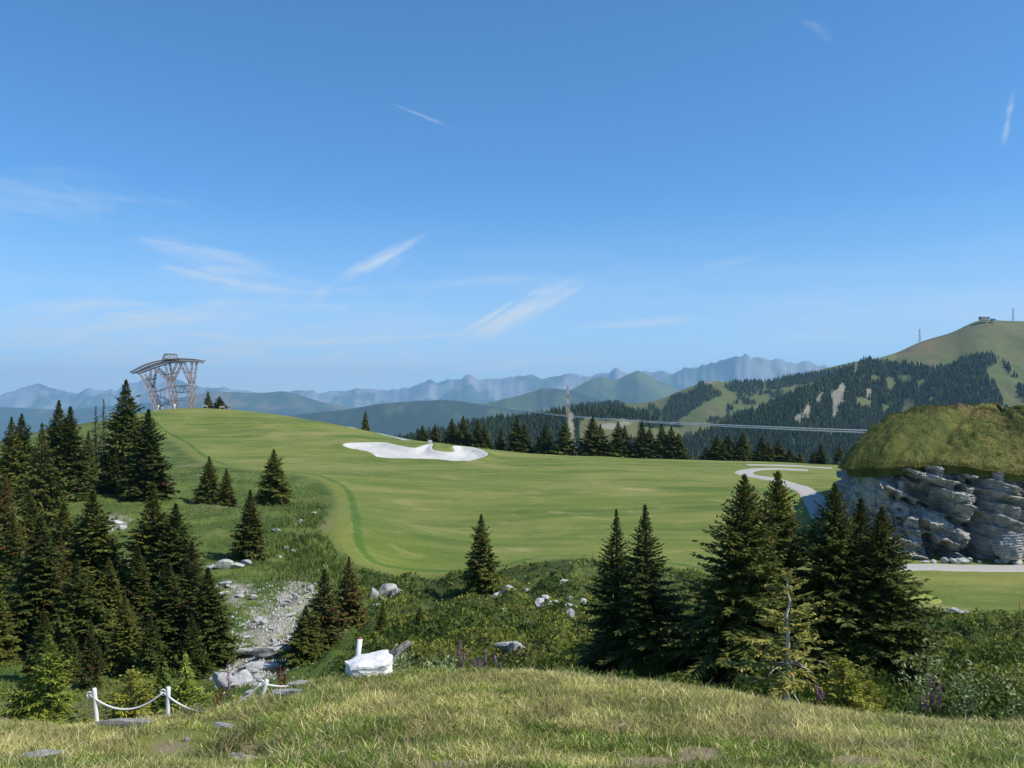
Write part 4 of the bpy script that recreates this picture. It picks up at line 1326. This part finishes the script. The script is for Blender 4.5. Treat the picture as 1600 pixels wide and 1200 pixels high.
# ------------------------------------------------------------------ tubes and small built things
def tube(pts, rad, sides=6):
    P = np.asarray(pts, float); n = len(P)
    rad = np.broadcast_to(np.asarray(rad, float), (n,))
    d = np.gradient(P, axis=0); d /= np.linalg.norm(d, axis=1, keepdims=True) + 1e-12
    up = np.where(np.abs(d[:, 2:3]) > .9, np.array([[1., 0, 0]]), np.array([[0, 0, 1.]]))
    a = np.cross(d, up); a /= np.linalg.norm(a, axis=1, keepdims=True); b = np.cross(d, a)
    th = np.arange(sides) * 2 * np.pi / sides
    V = P[:, None] + rad[:, None, None] * (np.cos(th)[None, :, None] * a[:, None] + np.sin(th)[None, :, None] * b[:, None])
    i = np.arange(n * sides).reshape(n, sides); j = np.roll(i, -1, 1)
    q = np.stack([i[:-1], j[:-1], j[1:], i[1:]], -1).reshape(-1, 4)
    V = np.vstack([V.reshape(-1, 3), P[:1], P[-1:]])
    k = n * sides
    t = [(k, (s + 1) % sides, s) for s in range(sides)] + [(k + 1, (n - 1) * sides + s, (n - 1) * sides + (s + 1) % sides) for s in range(sides)]
    return V, q, np.array(t)


class MB:
    def __init__(self): self.V, self.Q, self.T, self.n = [], [], [], 0

    def tube(self, pts, rad, sides=6):
        V, q, t = tube(pts, rad, sides)
        self.V.append(V); self.Q.append(q + self.n); self.T.append(t + self.n); self.n += len(V)
        return self

    def box(self, c, s, rz=0.):
        c = np.array(c, float); h = np.array(s, float) / 2
        V = np.array([(x, y, z) for x in (-1, 1) for y in (-1, 1) for z in (-1, 1)]) * h
        cz, sz = math.cos(rz), math.sin(rz)
        V = np.stack([V[:, 0] * cz - V[:, 1] * sz, V[:, 0] * sz + V[:, 1] * cz, V[:, 2]], -1) + c
        self.V.append(V); self.Q.append(np.array([(0, 1, 3, 2), (4, 6, 7, 5), (0, 4, 5, 1), (2, 3, 7, 6), (0, 2, 6, 4), (1, 5, 7, 3)]) + self.n); self.n += 8
        return self

    def build(self, name, mat, parent=None, off=(0, 0, 0), smooth=True, **kw):
        return add(name, mesh_np(name, np.vstack(self.V) - np.array(off), np.vstack(self.Q), np.vstack(self.T) if self.T else None, smooth=smooth, mats=[mat]), parent, **kw)


def fence_post(px, Y, top, label, lean=(0, 0), ring_side=-1):
    p = gpt(px, Y)
    h = (HOR - top) / F * Y - p[2]
    r = empty('fence_post', p)
    tag(r, label, 'post', 'white posts of the rope fence')
    tip = np.array([lean[0] * h, lean[1] * h, h])
    MB().tube([tip * t for t in (-.25, .0, .35, .7, .97, 1.0)], [.044, .044, .042, .042, .042, .03], 8).build('post', M_white, r)
    rc = tip * .84 + np.array([ring_side * .085, -.02, 0])
    a = np.linspace(0, 2 * np.pi, 17)
    MB().tube(np.stack([rc[0] + .05 * np.cos(a), rc[1] + .0 * a, rc[2] + .05 * np.sin(a)], -1), .014, 6).build('ring', M_white, r)
    return p + rc


r1 = fence_post(152, 16, 1075, 'white fence post standing by the bright young spruce', (-.08, 0))
r2 = fence_post(262, 16, 1073, 'white fence post in the middle of the rope fence', (.02, 0))
r3 = fence_post(409, 16, 1062, 'tilted white fence post at the red dock plant', (.30, 0))
p = gpt(557, 16.7)
r = empty('fence_post', p)
tag(r, 'short white post stub behind the whitewashed boulder', 'post', 'white posts of the rope fence')
hh = (HOR - 998) / F * 16.7 - p[2]
MB().tube([(0, 0, -.2), (.02, 0, hh * .5), (.07, 0, hh)], [.055, .055, .05], 8).build('post', M_white, r)
MB().tube([(.07, 0, hh - .01), (.072, 0, hh + .03)], [.045, .04], 8).build('rusty_cap', mat_plain('rust', (.25, .10, .05), .9, .3, 20), r)


def rope(a, b, sag, label):
    t = np.linspace(0, 1, 26)[:, None]
    P = a[None] * (1 - t) + b[None] * t
    P[:, 2] -= sag * 4 * (t * (1 - t))[:, 0]
    o = MB().tube(P - a, .02, 6).build('rope', M_rope, None, loc=tuple(a))
    tag(o, label, 'rope', 'white ropes of the fence')


rope(r1, gpt(108, 17.6) + (0, 0, .05), .02, 'white rope running down to the turf behind the bright young spruce')
rope(r1, r2, .30, 'white rope sagging between the first and the middle post')
rope(r2, r3, .46, 'white rope sagging between the middle and the tilted post')
rope(r3, gpt(452, 16.1) + (0, 0, .06), .03, 'white rope end lying from the tilted post to the turf')

# bare bleached limbs of the scraggly spruce
g = np.random.default_rng(9)
for k in range(13):
    a, h0 = k * 2.4, g.uniform(.25, 1.5)
    L = g.uniform(.25, .6)
    e = np.array([math.cos(a) * L, math.sin(a) * L, -.12 * L + g.normal(0, .08)])
    P = [np.array([0, 0, h0]) + e * t + np.array([0, 0, -.15 * t * t]) for t in (0, .35, .7, 1)]
    MB().tube(P, [.014, .011, .008, .004], 5).tube([P[2], P[2] + np.array([e[1] * .3, -e[0] * .3, .05])], [.007, .003], 4).build('dead_limb', M_pale, SCR)

# weathered root beside the boulder
p = gpt(592, 16.9)
mb = MB()
g = np.random.default_rng(4)
for k in range(9):
    t = np.linspace(0, 1, 8)[:, None]
    e = np.array([.36 + .32 * g.random(), g.normal(0, .07), .52 + .2 * g.random()])
    P = t * e + np.array([g.normal(0, .06), g.normal(0, .05), 0]) + np.array([0, 0, 1.]) * (.12 * np.sin(t * 3.1)) * g.uniform(.3, 1.2)
    mb.tube(P, np.linspace(.045, .010, 8), 5)
o = mb.build('tree_root', M_deadwood, None, loc=tuple(p))
tag(o, 'grey weathered root fanning up behind the whitewashed boulder', 'root')

# dry stalks and sticks lying on the knoll
for (px, py, ln, a) in [(985, 1140, .26, 2.2), (960, 1142, .2, .6), (1000, 1102, .14, .7), (1200, 1140, .18, 1.4), (1545, 1173, .14, -.2), (830, 1112, .12, 2.3), (905, 1125, .1, 2.0), (520, 1180, .2, .5)]:
    p = ghit(px, py)
    o = MB().tube([(0, 0, .03), (math.cos(a) * ln * .5, math.sin(a) * ln * .5, .07), (math.cos(a) * ln, math.sin(a) * ln, .06)], .007, 5).build('dry_stalk', mat_plain('straw', (.55, .50, .38), .9, .1, 9) if 'straw' not in bpy.data.materials else bpy.data.materials['straw'], None, loc=tuple(p))
    tag(o, 'bleached dry stalk lying on the knoll turf', 'stalk', 'dry stalks on the knoll')


# flowering stems and broad leaved saplings
def stem_plant(name, label, px, Y, top, colours, leafc, nst=3, spread=.12, group=None, spike=.45, dens=60):
    p = gpt(px, Y)
    h = (HOR - top) / F * Y - p[2]
    r = empty(name, p)
    tag(r, label, 'plant', group)
    g = np.random.default_rng(int(px))
    mb = MB(); LP, LD, FP, FC = [], [], [], []
    for k in range(nst):
        e = np.array([g.normal(0, spread), g.normal(0, spread), h * (1 if k == 0 else g.uniform(.6, .95))])
        t = np.linspace(0, 1, 6)[:, None]
        P = t * e + (t ** 2) * np.array([g.normal(0, .05), 0, 0])
        mb.tube(P, np.linspace(.008, .004, 6), 5)
        for _ in range(26):
            s = g.uniform(.1, 1 - spike); a = g.uniform(0, 6.28)
            LP.append(e * s); LD.append((math.cos(a), math.sin(a), .35))
        for _ in range(dens):
            s = g.uniform(1 - spike, 1.0)
            FP.append(e * s + g.normal(0, .022 * (1.25 - s), 3)); FC.append(colours[g.integers(len(colours))])
    mb.build('stem', mat_stem, r)
    n = len(LP); LP = np.array(LP); LD = np.array(LD); LD /= np.linalg.norm(LD, axis=1, keepdims=True)
    c = np.array(leafc) * g.uniform(.7, 1.3, (n, 1))
    V, C = quads_from(LP, LD, g.uniform(.09, .16, n), g.uniform(.018, .03, n), np.tile((0, 0, 1.), (n, 1)) + g.normal(0, .3, (n, 3)), c, c)
    o = add('leaves', mesh_np('leaves', V, np.arange(len(V)).reshape(-1, 4), smooth=False, attrs={'col': C}, mats=[M_leaf]), r)
    n = len(FP); c = np.array(FC) * g.uniform(.8, 1.2, (n, 1))
    d = g.normal(0, 1, (n, 3)); d /= np.linalg.norm(d, axis=1, keepdims=True)
    V, C = quads_from(np.array(FP), d, np.full(n, .035), np.full(n, .025), g.normal(0, 1, (n, 3)), c, c)
    o = add('blossom', mesh_np('blossom', V, np.arange(len(V)).reshape(-1, 4), smooth=False, attrs={'col': C}, mats=[M_leaf]), r)


mat_stem = mat_plain('plant_stem', (.16, .13, .06), .9, .2, 20)
PURP = [(.36, .15, .36), (.42, .24, .42), (.30, .14, .24)]
stem_plant('fireweed', 'tall purple fireweed in front of the scree slabs', 357, 17, 1036, PURP, (.14, .11, .05), 2, .05, None, .40)
stem_plant('fireweed', 'purple fireweed low under the sagging rope', 296, 16.6, 1098, PURP, (.09, .13, .04), 3, .08, None, .35)
stem_plant('dock_plant', 'rusty red seeding dock beside the tilted post', 441, 17, 1038, [(.22, .04, .025), (.28, .07, .03)], (.20, .06, .03), 3, .06, None, .75, 120)
stem_plant('dock_plant', 'reddish dry dock leaning beside the purple fireweed', 343, 16.8, 1072, [(.25, .10, .05), (.20, .07, .04)], (.18, .10, .05), 2, .05, None, .7, 90)
stem_plant('yellow_herb', 'yellow flowering herb under the rope by the scree', 376, 16.8, 1088, [(.55, .42, .03), (.45, .36, .04)], (.13, .17, .03), 5, .12, None, .5, 50)
FW = 'pink fireweed clump beyond the knoll rim beside the shrub slope'
for (px, top) in [(716, 1000), (722, 1020), (742, 1028), (748, 1030), (757, 1015), (777, 1022)]:
    stem_plant('fireweed', FW, px, 17.6, top, PURP + [(.45, .28, .40)], (.12, .15, .05), 2, .06, 'pink fireweed beyond the knoll rim', .4)
for (px, top) in [(1278, 1070), (1440, 1085), (1456, 1058), (1462, 1066)]:
    stem_plant('fireweed', 'purple fireweed among the saplings at the knoll rim', px, 16.8, top, PURP, (.08, .13, .04), 3, .06, 'purple fireweed among the saplings', .3)


def sapling(px, Y, top, width, label, group=None, n=260):
    p = gpt(px, Y)
    h = (HOR - top) / F * Y - p[2]
    r = empty('willow_sapling', p)
    tag(r, label, 'shrub', group)
    g = np.random.default_rng(int(px) + 5)
    mb = MB(); LP = []
    for k in range(6):
        e = np.array([g.normal(0, width), g.normal(0, width * .6), h * g.uniform(.6, 1.0)])
        t = np.linspace(0, 1, 8)[:, None]
        P = t * e + np.sin(t * 3) * np.array([g.normal(0, .05), g.normal(0, .05), 0])
        mb.tube(P, np.linspace(.014, .004, 8), 5)
        for _ in range(n // 6):
            s = g.uniform(.25, 1.02)
            LP.append(e * s + np.array([g.normal(0, .10), g.normal(0, .10), g.normal(0, .05)]))
    mb.build('stem', mat_stem, r)
    n = len(LP)
    d = np.stack([g.normal(0, 1, n), g.normal(0, 1, n), g.uniform(0, 1.2, n)], -1); d /= np.linalg.norm(d, axis=1, keepdims=True)
    c = mixc((.20, .27, .09), (.40, .45, .24), g.random(n))
    V, C = quads_from(np.array(LP), d, g.uniform(.07, .12, n), g.uniform(.035, .055, n), g.normal(0, 1, (n, 3)), c, c * 1.1)
    add('leaves', mesh_np('leaves', V, np.arange(len(V)).reshape(-1, 4), smooth=False, attrs={'col': C}, mats=[M_leaf]), r)


sapling(1436, 17, 985, .28, 'pale leaved willow sapling leaning beside the big spruces', n=330)
sapling(1508, 16.6, 1022, .28, 'bushy willow sapling with pale leaves at the knoll rim', n=420)
sapling(1584, 16.8, 1025, .30, 'sparse willow sapling with a bare grey stem', n=200)
sapling(690, 17.6, 1030, .25, 'leafy green bush behind the knoll rim by the pink fireweed', n=300)
sapling(632, 17.4, 1022, .22, 'small leafy bush beside the grey weathered root', n=240)

# tall grass tufts hanging over the eroded bank and along the rim
g = np.random.default_rng(14)
k = 0
for (px, py, n, ln) in [(350, 1168, 260, .30), (385, 1150, 200, .26), (330, 1185, 200, .28), (430, 1160, 160, .22), (645, 1040, 160, .35), (800, 1046, 110, .25), (910, 1052, 110, .25), (500, 1060, 150, .3), (1120, 1080, 120, .25), (1180, 1092, 120, .28), (210, 1125, 140, .22), (300, 1118, 160, .26)]:
    c0 = ghit(px, py)
    p = np.stack([c0[0] + g.normal(0, .16, n), c0[1] + g.normal(0, .12, n)], -1)
    p = np.concatenate([p, ground(p[:, 0], p[:, 1])[:, None]], 1) - c0
    c = np.where((g.random(n) < .4)[:, None], np.array((.40, .34, .17)), np.array((.12, .17, .035))) * g.uniform(.6, 1.3, (n, 1))
    V, q, t, cc = blades(p, g.uniform(.6, 1.2, n) * ln, np.full(n, .011), c, g, .9)
    o = add('grass_tuft', mesh_np('grass_tuft', V, q, t, smooth=False, attrs={'col': cc}, mats=[M_grass]), None, tuple(c0))
    tag(o, 'long grass tuft hanging over the eroded bank of the knoll' if py > 1140 else 'long grass tuft on the rim of the knoll', 'grass', 'tufts on the eroded bank' if py > 1140 else 'tufts on the knoll rim')


# ------------------------------------------------------------------ cable car pylon on the hilltop
def lattice(mb, a, b, w0, w1, bays, r=.07, up=(0, 1, 0), ties=True):
    a, b = np.array(a, float), np.array(b, float)
    d = b - a; d /= np.linalg.norm(d)
    s1 = np.cross(d, up); s1 /= np.linalg.norm(s1); s2 = np.cross(d, s1)
    cs = [(-1, -1), (1, -1), (1, 1), (-1, 1)]

    def P(k, t):
        w = lerp(w0, w1, t) / 2
        return lerp(a, b, t) + s1 * cs[k % 4][0] * w + s2 * cs[k % 4][1] * w
    for k in range(4):
        mb.tube([P(k, 0), P(k, 1)], r, 4)
        for i in range(bays):
            mb.tube([P(k + i % 2, i / bays), P(k + 1 - i % 2, (i + 1) / bays)], r * .55, 4)
            if ties: mb.tube([P(k, i / bays), P(k + 1, i / bays)], r * .5, 4)


def build_pylon():
    Yp = 276.0

    def Z(zx, zy, dy=0.):
        px, py = 190 + zx / 8.889, 540 + zy / 8.889
        return np.array([(px - 800) / F * Yp, Yp + dy, (HOR - py) / F * Yp])
    root_p = Z(745, 880)
    root_p[2] = float(ground(np.array([root_p[0]]), np.array([Yp]))[0])
    r = empty('cable_pylon', root_p)
    tag(r, 'rusty lattice cable car pylon with curved saddle beams on the hilltop', 'pylon')
    legs = [((520, 885), (410, 590), [(285, 385), (447, 320)]), ((750, 885), (690, 500), [(470, 305), (635, 245), (810, 225)]), ((972, 885), (980, 540), [(838, 228), (1012, 228)])]
    for (b, s, tops) in legs:
        for dy in (-1.7, 1.7):
            mb = MB()
            pb = Z(*b, dy); pb[2] = min(pb[2], root_p[2] - .2)
            ps = Z(*s, dy)
            lattice(mb, pb, ps, .7, 1.3, 6, .10)
            for tp in tops:
                lattice(mb, ps, Z(*tp, dy * 1.15), .5, .5, 5, .075, ties=False)
            lg = mb.build('leg', M_steel, r, root_p, smooth=False)
            MB().box(pb + np.array([0, 0, .25]), (1.3, 1.3, .9)).build('footing', M_white, lg, root_p, smooth=False)
    top = [(160, 375), (300, 300), (430, 248), (600, 208), (700, 195), (830, 186), (1000, 192), (1130, 207)]
    low = [(195, 392), (320, 345), (440, 300), (610, 248), (710, 233), (830, 222), (1000, 226), (1108, 238)]
    T, L = catmull(np.array(top, float), 6), catmull(np.array(low, float), 6)
    for dy in (-2.0, 2.0):
        mb = MB()
        for w in (-.5, .5):
            mb.tube([Z(*q, dy + w) for q in T], .11, 4)
            mb.tube([Z(*q, dy + w) for q in L], .10, 4)
        for i in range(0, len(T) - 1, 1):
            mb.tube([Z(*T[i], dy), Z(*L[i], dy)], .07, 4)
            mb.tube([Z(*T[i], dy), Z(*L[i + 1], dy)], .06, 4)
            mb.tube([Z(*T[i], dy - .8), Z(*T[i], dy + .8)], .05, 4)
        mb.build('saddle_beam', M_beam, r, root_p, smooth=False)
    # cross ties between the legs
    for (a, b) in [((470, 645), (660, 580)), ((740, 565), (958, 556)), ((590, 410), (780, 375)), ((480, 690), (690, 770)), ((760, 765), (880, 768)), ((880, 370), (985, 375)), ((760, 650), (960, 645)), ((600, 820), (700, 775)), ((860, 570), (790, 690)), ((575, 610), (570, 800)), ((370, 480), (455, 455)), ((830, 560), (960, 660))]:
        mb = MB()
        for dy in (-1.7, 1.7):
            mb.tube([Z(*a, dy), Z(*b, dy)], .07, 4)
        n = 4
        for i in range(n):
            pa, pb = lerp(Z(*a), Z(*b), i / n), lerp(Z(*a), Z(*b), (i + 1) / n)
            mb.tube([pa + (0, -1.7, 0), pb + (0, 1.7, 0)], .04, 4)
        mb.build('cross_tie', M_dark, r, root_p, smooth=False)
    # crown frame on top
    mb = MB()
    nn = 12
    a = np.arange(nn) * 2 * np.pi / nn
    c0, c1 = Z(680, 186), Z(685, 118)
    R0, R1 = 110 / 8.889 / F * Yp, 84 / 8.889 / F * Yp
    lo = [c0 + (R0 * math.cos(q), R0 * math.sin(q), 0) for q in a]; hi = [c1 + (R1 * math.cos(q), R1 * math.sin(q), 0) for q in a]
    for i in range(nn):
        j = (i + 1) % nn
        mb.tube([lo[i], hi[i]], .06, 4).tube([hi[i], hi[j]], .12, 4).tube([lo[i], lo[j]], .12, 4).tube([lo[i], hi[j]], .05, 4).tube([lo[j], hi[i]], .05, 4)
        mb.tube([hi[i], c1], .05, 4)
    mb.build('top_cage', mat_plain('grey_steel', (.30, .31, .31), .6, .2, 1), r, root_p, smooth=False)
    mb = MB().box(Z(690, 205), (4.5, 4.2, .22))
    mb.build('top_platform', M_dark, r, root_p, smooth=False)


build_pylon()


# people and small things at the pylon foot
def mat_person(name, shirt, legs):
    m, N, b, _ = new_mat(name)
    z = N.n('ShaderNodeSeparateXYZ')
    N.t.links.new(N.n('ShaderNodeTexCoord').outputs['Object'], z.inputs[0])
    zz = z.outputs[2]
    c = N.mix(N.smooth(zz, .93, .95), legs, shirt)
    c = N.mix(N.smooth(zz, 1.46, 1.48), c, (.45, .28, .20))
    c = N.mix(N.smooth(zz, 1.64, 1.66), c, (.10, .07, .05))
    N.put(b.inputs['Base Color'], c)
    return m


def person(px, Y, label, shirt, legs, rz):
    J = [((0, 0, .95), .15), ((0, 0, 1.2), .15), ((0, 0, 1.42), .13), ((0, 0, 1.50), .06), ((0, .01, 1.60), .095), ((0, 0, 1.72), .085),
         ((.19, 0, 1.40), .065), ((.25, .02, 1.14), .05), ((.24, .08, .90), .04), ((.24, .10, .80), .035), ((-.19, 0, 1.40), .065), ((-.25, .02, 1.14), .05), ((-.24, .10, .92), .04), ((-.24, .12, .82), .035),
         ((.10, 0, .86), .095), ((.11, .03, .48), .065), ((.11, -.02, .08), .045), ((.12, .12, .03), .04), ((-.10, 0, .86), .095), ((-.12, .08, .48), .065), ((-.12, .06, .08), .045), ((-.13, .20, .03), .04)]
    E = [(0, 1), (1, 2), (2, 3), (3, 4), (4, 5), (2, 6), (6, 7), (7, 8), (8, 9), (2, 10), (10, 11), (11, 12), (12, 13), (0, 14), (14, 15), (15, 16), (16, 17), (0, 18), (18, 19), (19, 20), (20, 21)]
    me = bpy.data.meshes.new('person')
    me.from_pydata([j[0] for j in J], E, [])
    o = add('person', me, None, tuple(gpt(px, Y)), (0, 0, rz))
    o.modifiers.new('skin', 'SKIN')
    for v, j in zip(me.skin_vertices[0].data, J): v.radius = (j[1], j[1])
    me.skin_vertices[0].data[0].use_root = True
    o.modifiers.new('sub', 'SUBSURF').levels = 1
    me.materials.append(mat_person('clothes_%d' % px, shirt, legs))
    tag(o, label, 'person')


person(253.5, 262, 'person in dark top and white trousers standing under the pylon', (.04, .04, .05), (.7, .7, .7), .6)
person(265.5, 258, 'person in dark jacket and pale trousers walking near the middle pylon leg', (.05, .06, .09), (.6, .6, .58), 2.2)
person(273, 266, 'person dressed all in white at the middle pylon leg', (.8, .8, .8), (.75, .75, .75), 4.)
person(247.5, 262, 'person in white clothes beside the outer pylon leg', (.75, .75, .75), (.7, .7, .7), 1.)


def bench(px, Y, label):
    p = gpt(px, Y)
    r = empty('park_bench', p, .4)
    tag(r, label, 'bench')
    MB().box((0, 0, .46), (1.6, .42, .06)).build('seat', M_deadwood, r, smooth=False)
    MB().box((0, .22, .75), (1.6, .05, .40)).build('backrest', M_deadwood, r, smooth=False)
    for s in (-.65, .65):
        MB().box((s, 0, .215), (.10, .38, .45)).build('leg', M_white, r, smooth=False)


bench(320, 264, 'pale bench left of the pointed spruce by the pylon')
bench(347, 264, 'pale bench under the round bushy conifer by the pylon')
p = ghit(672, 693.5)
r = empty('marker_post', p)
tag(r, 'small white yardage marker above the bunker', 'marker')
MB().box((0, 0, .35), (.9, .25, .9)).build('board', M_white, r, smooth=False)
MB().box((0, .2, .15), (.12, .12, .7)).build('stake', M_deadwood, r, smooth=False)
M_orange = mat_plain('orange_paint', (.45, .13, .05), .7, .15, 10)
for (px, py) in [(1593, 962), (926, 876)]:
    p = ghit(px, py)
    o = MB().tube([(0, 0, -.1), (.02, 0, .5), (.0, 0, 1.0)], [.03, .03, .025], 6).build('course_stake', M_orange, None, loc=tuple(p))
    tag(o, 'thin reddish stake at the edge of the mown grass', 'stake', 'reddish course stakes')

# ------------------------------------------------------------------ masts, hut and cables beyond
M_red = mat_plain('red_paint', (.50, .06, .05), .7, .1, 1)


def mast(px, top, foot, Y, w, label, banded):
    zt, zb = (HOR - top) / F * Y, (HOR - foot) / F * Y
    b = np.array([(px - 800) / F * Y, Y, zb - 3])
    r = empty('radio_mast', b)
    tag(r, label, 'mast')
    H = zt - zb + 3
    n = 6
    for i in range(n):
        mb = MB()
        lattice(mb, (0, 0, H * i / n), (0, 0, H * (i + 1) / n), lerp(w, w * .35, i / n), lerp(w, w * .35, (i + 1) / n), 2, .22)
        mb.build('section', (M_red if i % 2 else M_white) if banded else M_steel, r, smooth=False)
    mb = MB()
    for z in (.99, .86):
        mb.tube([(-w * .6, 0, H * z), (w * .6, 0, H * z)], .2, 4)
    mb.build('cross_arm', M_red if banded else M_steel, r, smooth=False)


mast(887, 602, 642, 1440, 4.5, 'red and white banded mast on the wooded hill', True)
mast(1437, 514, 533, 2080, 4.0, 'grey lattice mast on the shoulder of the high hill', False)
mast(1583, 482, 501, 2150, 4.5, 'grey lattice mast on the summit ridge of the high hill', False)


def hut(px, py, Y, w, d, h, label):
    b = np.array([(px - 800) / F * Y, Y, (HOR - py) / F * Y - 2])
    r = empty('summit_hut', b, .2)
    tag(r, label, 'building')
    mb = MB().box((0, 0, h / 2), (w, d, h))
    wl = mb.build('wall', mat_plain('hut_wall', (.30, .27, .24), .9, .2, .5), r, smooth=False)
    V = [(-w * .56, -d * .58, h), (w * .56, -d * .58, h), (w * .56, d * .58, h), (-w * .56, d * .58, h), (-w * .56, 0, h * 1.5), (w * .56, 0, h * 1.5)]
    add('roof', mesh_np('roof', V, [(0, 1, 5, 4), (2, 3, 4, 5), (3, 2, 1, 0)], [(0, 4, 3), (1, 2, 5)], smooth=False, mats=[mat_plain('hut_roof', (.16, .15, .15), .8, .2, .5)]), r)
    for k in (-1, 0, 1):
        MB().box((k * w * .28, -d * .5 - .05, h * .55), (w * .14, .15, h * .3)).build('window', M_dark, r, smooth=False)


hut(1538, 499, 2130, 24, 10, 6, 'long low summit hut on top of the high hill')
hut(1552, 501, 2135, 9, 8, 5, 'small summit hut beside the long low one')


def cable(pa, pb, label):
    A = np.array([(pa[0] - 800) / F * pa[2], pa[2], (HOR - pa[1]) / F * pa[2]]); B = np.array([(pb[0] - 800) / F * pb[2], pb[2], (HOR - pb[1]) / F * pb[2]])
    t = np.linspace(-.03, 1, 60)[:, None]
    P = A * (1 - t) + B * t
    P[:, 2] -= 3.0 * 4 * np.clip(t * (1 - t), 0, 1)[:, 0]
    o = MB().tube(P - A, .15, 5).build('cable', mat_plain('galvanised_cable', (.62, .61, .60), .45, .1, .2), None, loc=tuple(A))
    tag(o, label, 'cable', 'cable car ropes')


cable((1450, 676, 170), (795, 637, 960), 'upper cable car rope crossing behind the fairway trees')
cable((1450, 680, 168), (795, 638, 958), 'lower cable car rope crossing behind the fairway trees')

# ------------------------------------------------------------------ air
m = bpy.data.materials.new('haze')
m.use_nodes = True
m.node_tree.nodes.clear()
N = NT(m.node_tree)
o_ = N.n('ShaderNodeOutputMaterial')
pv = N.n('ShaderNodeVolumePrincipled')
pv.inputs['Color'].default_value = (.40, .70, 1.0, 1)
pv.inputs['Density'].default_value = 4.8e-5
pv.inputs['Anisotropy'].default_value = .1
m.node_tree.links.new(pv.outputs[0], o_.inputs['Volume'])
x0, x1, y0, y1, z0, z1 = -32000, 32000, -400, 27500, -520, 1250
Vb = [(x, y, z) for x in (x0, x1) for y in (y0, y1) for z in (z0, z1)]
hz = add('haze', mesh_np('haze', Vb, [(0, 1, 3, 2), (4, 6, 7, 5), (0, 4, 5, 1), (2, 3, 7, 6), (0, 2, 6, 4), (1, 5, 7, 3)], smooth=False, mats=[m]))
tag(hz, 'thin blue mountain haze filling the air over the valleys', 'haze', kind='stuff')
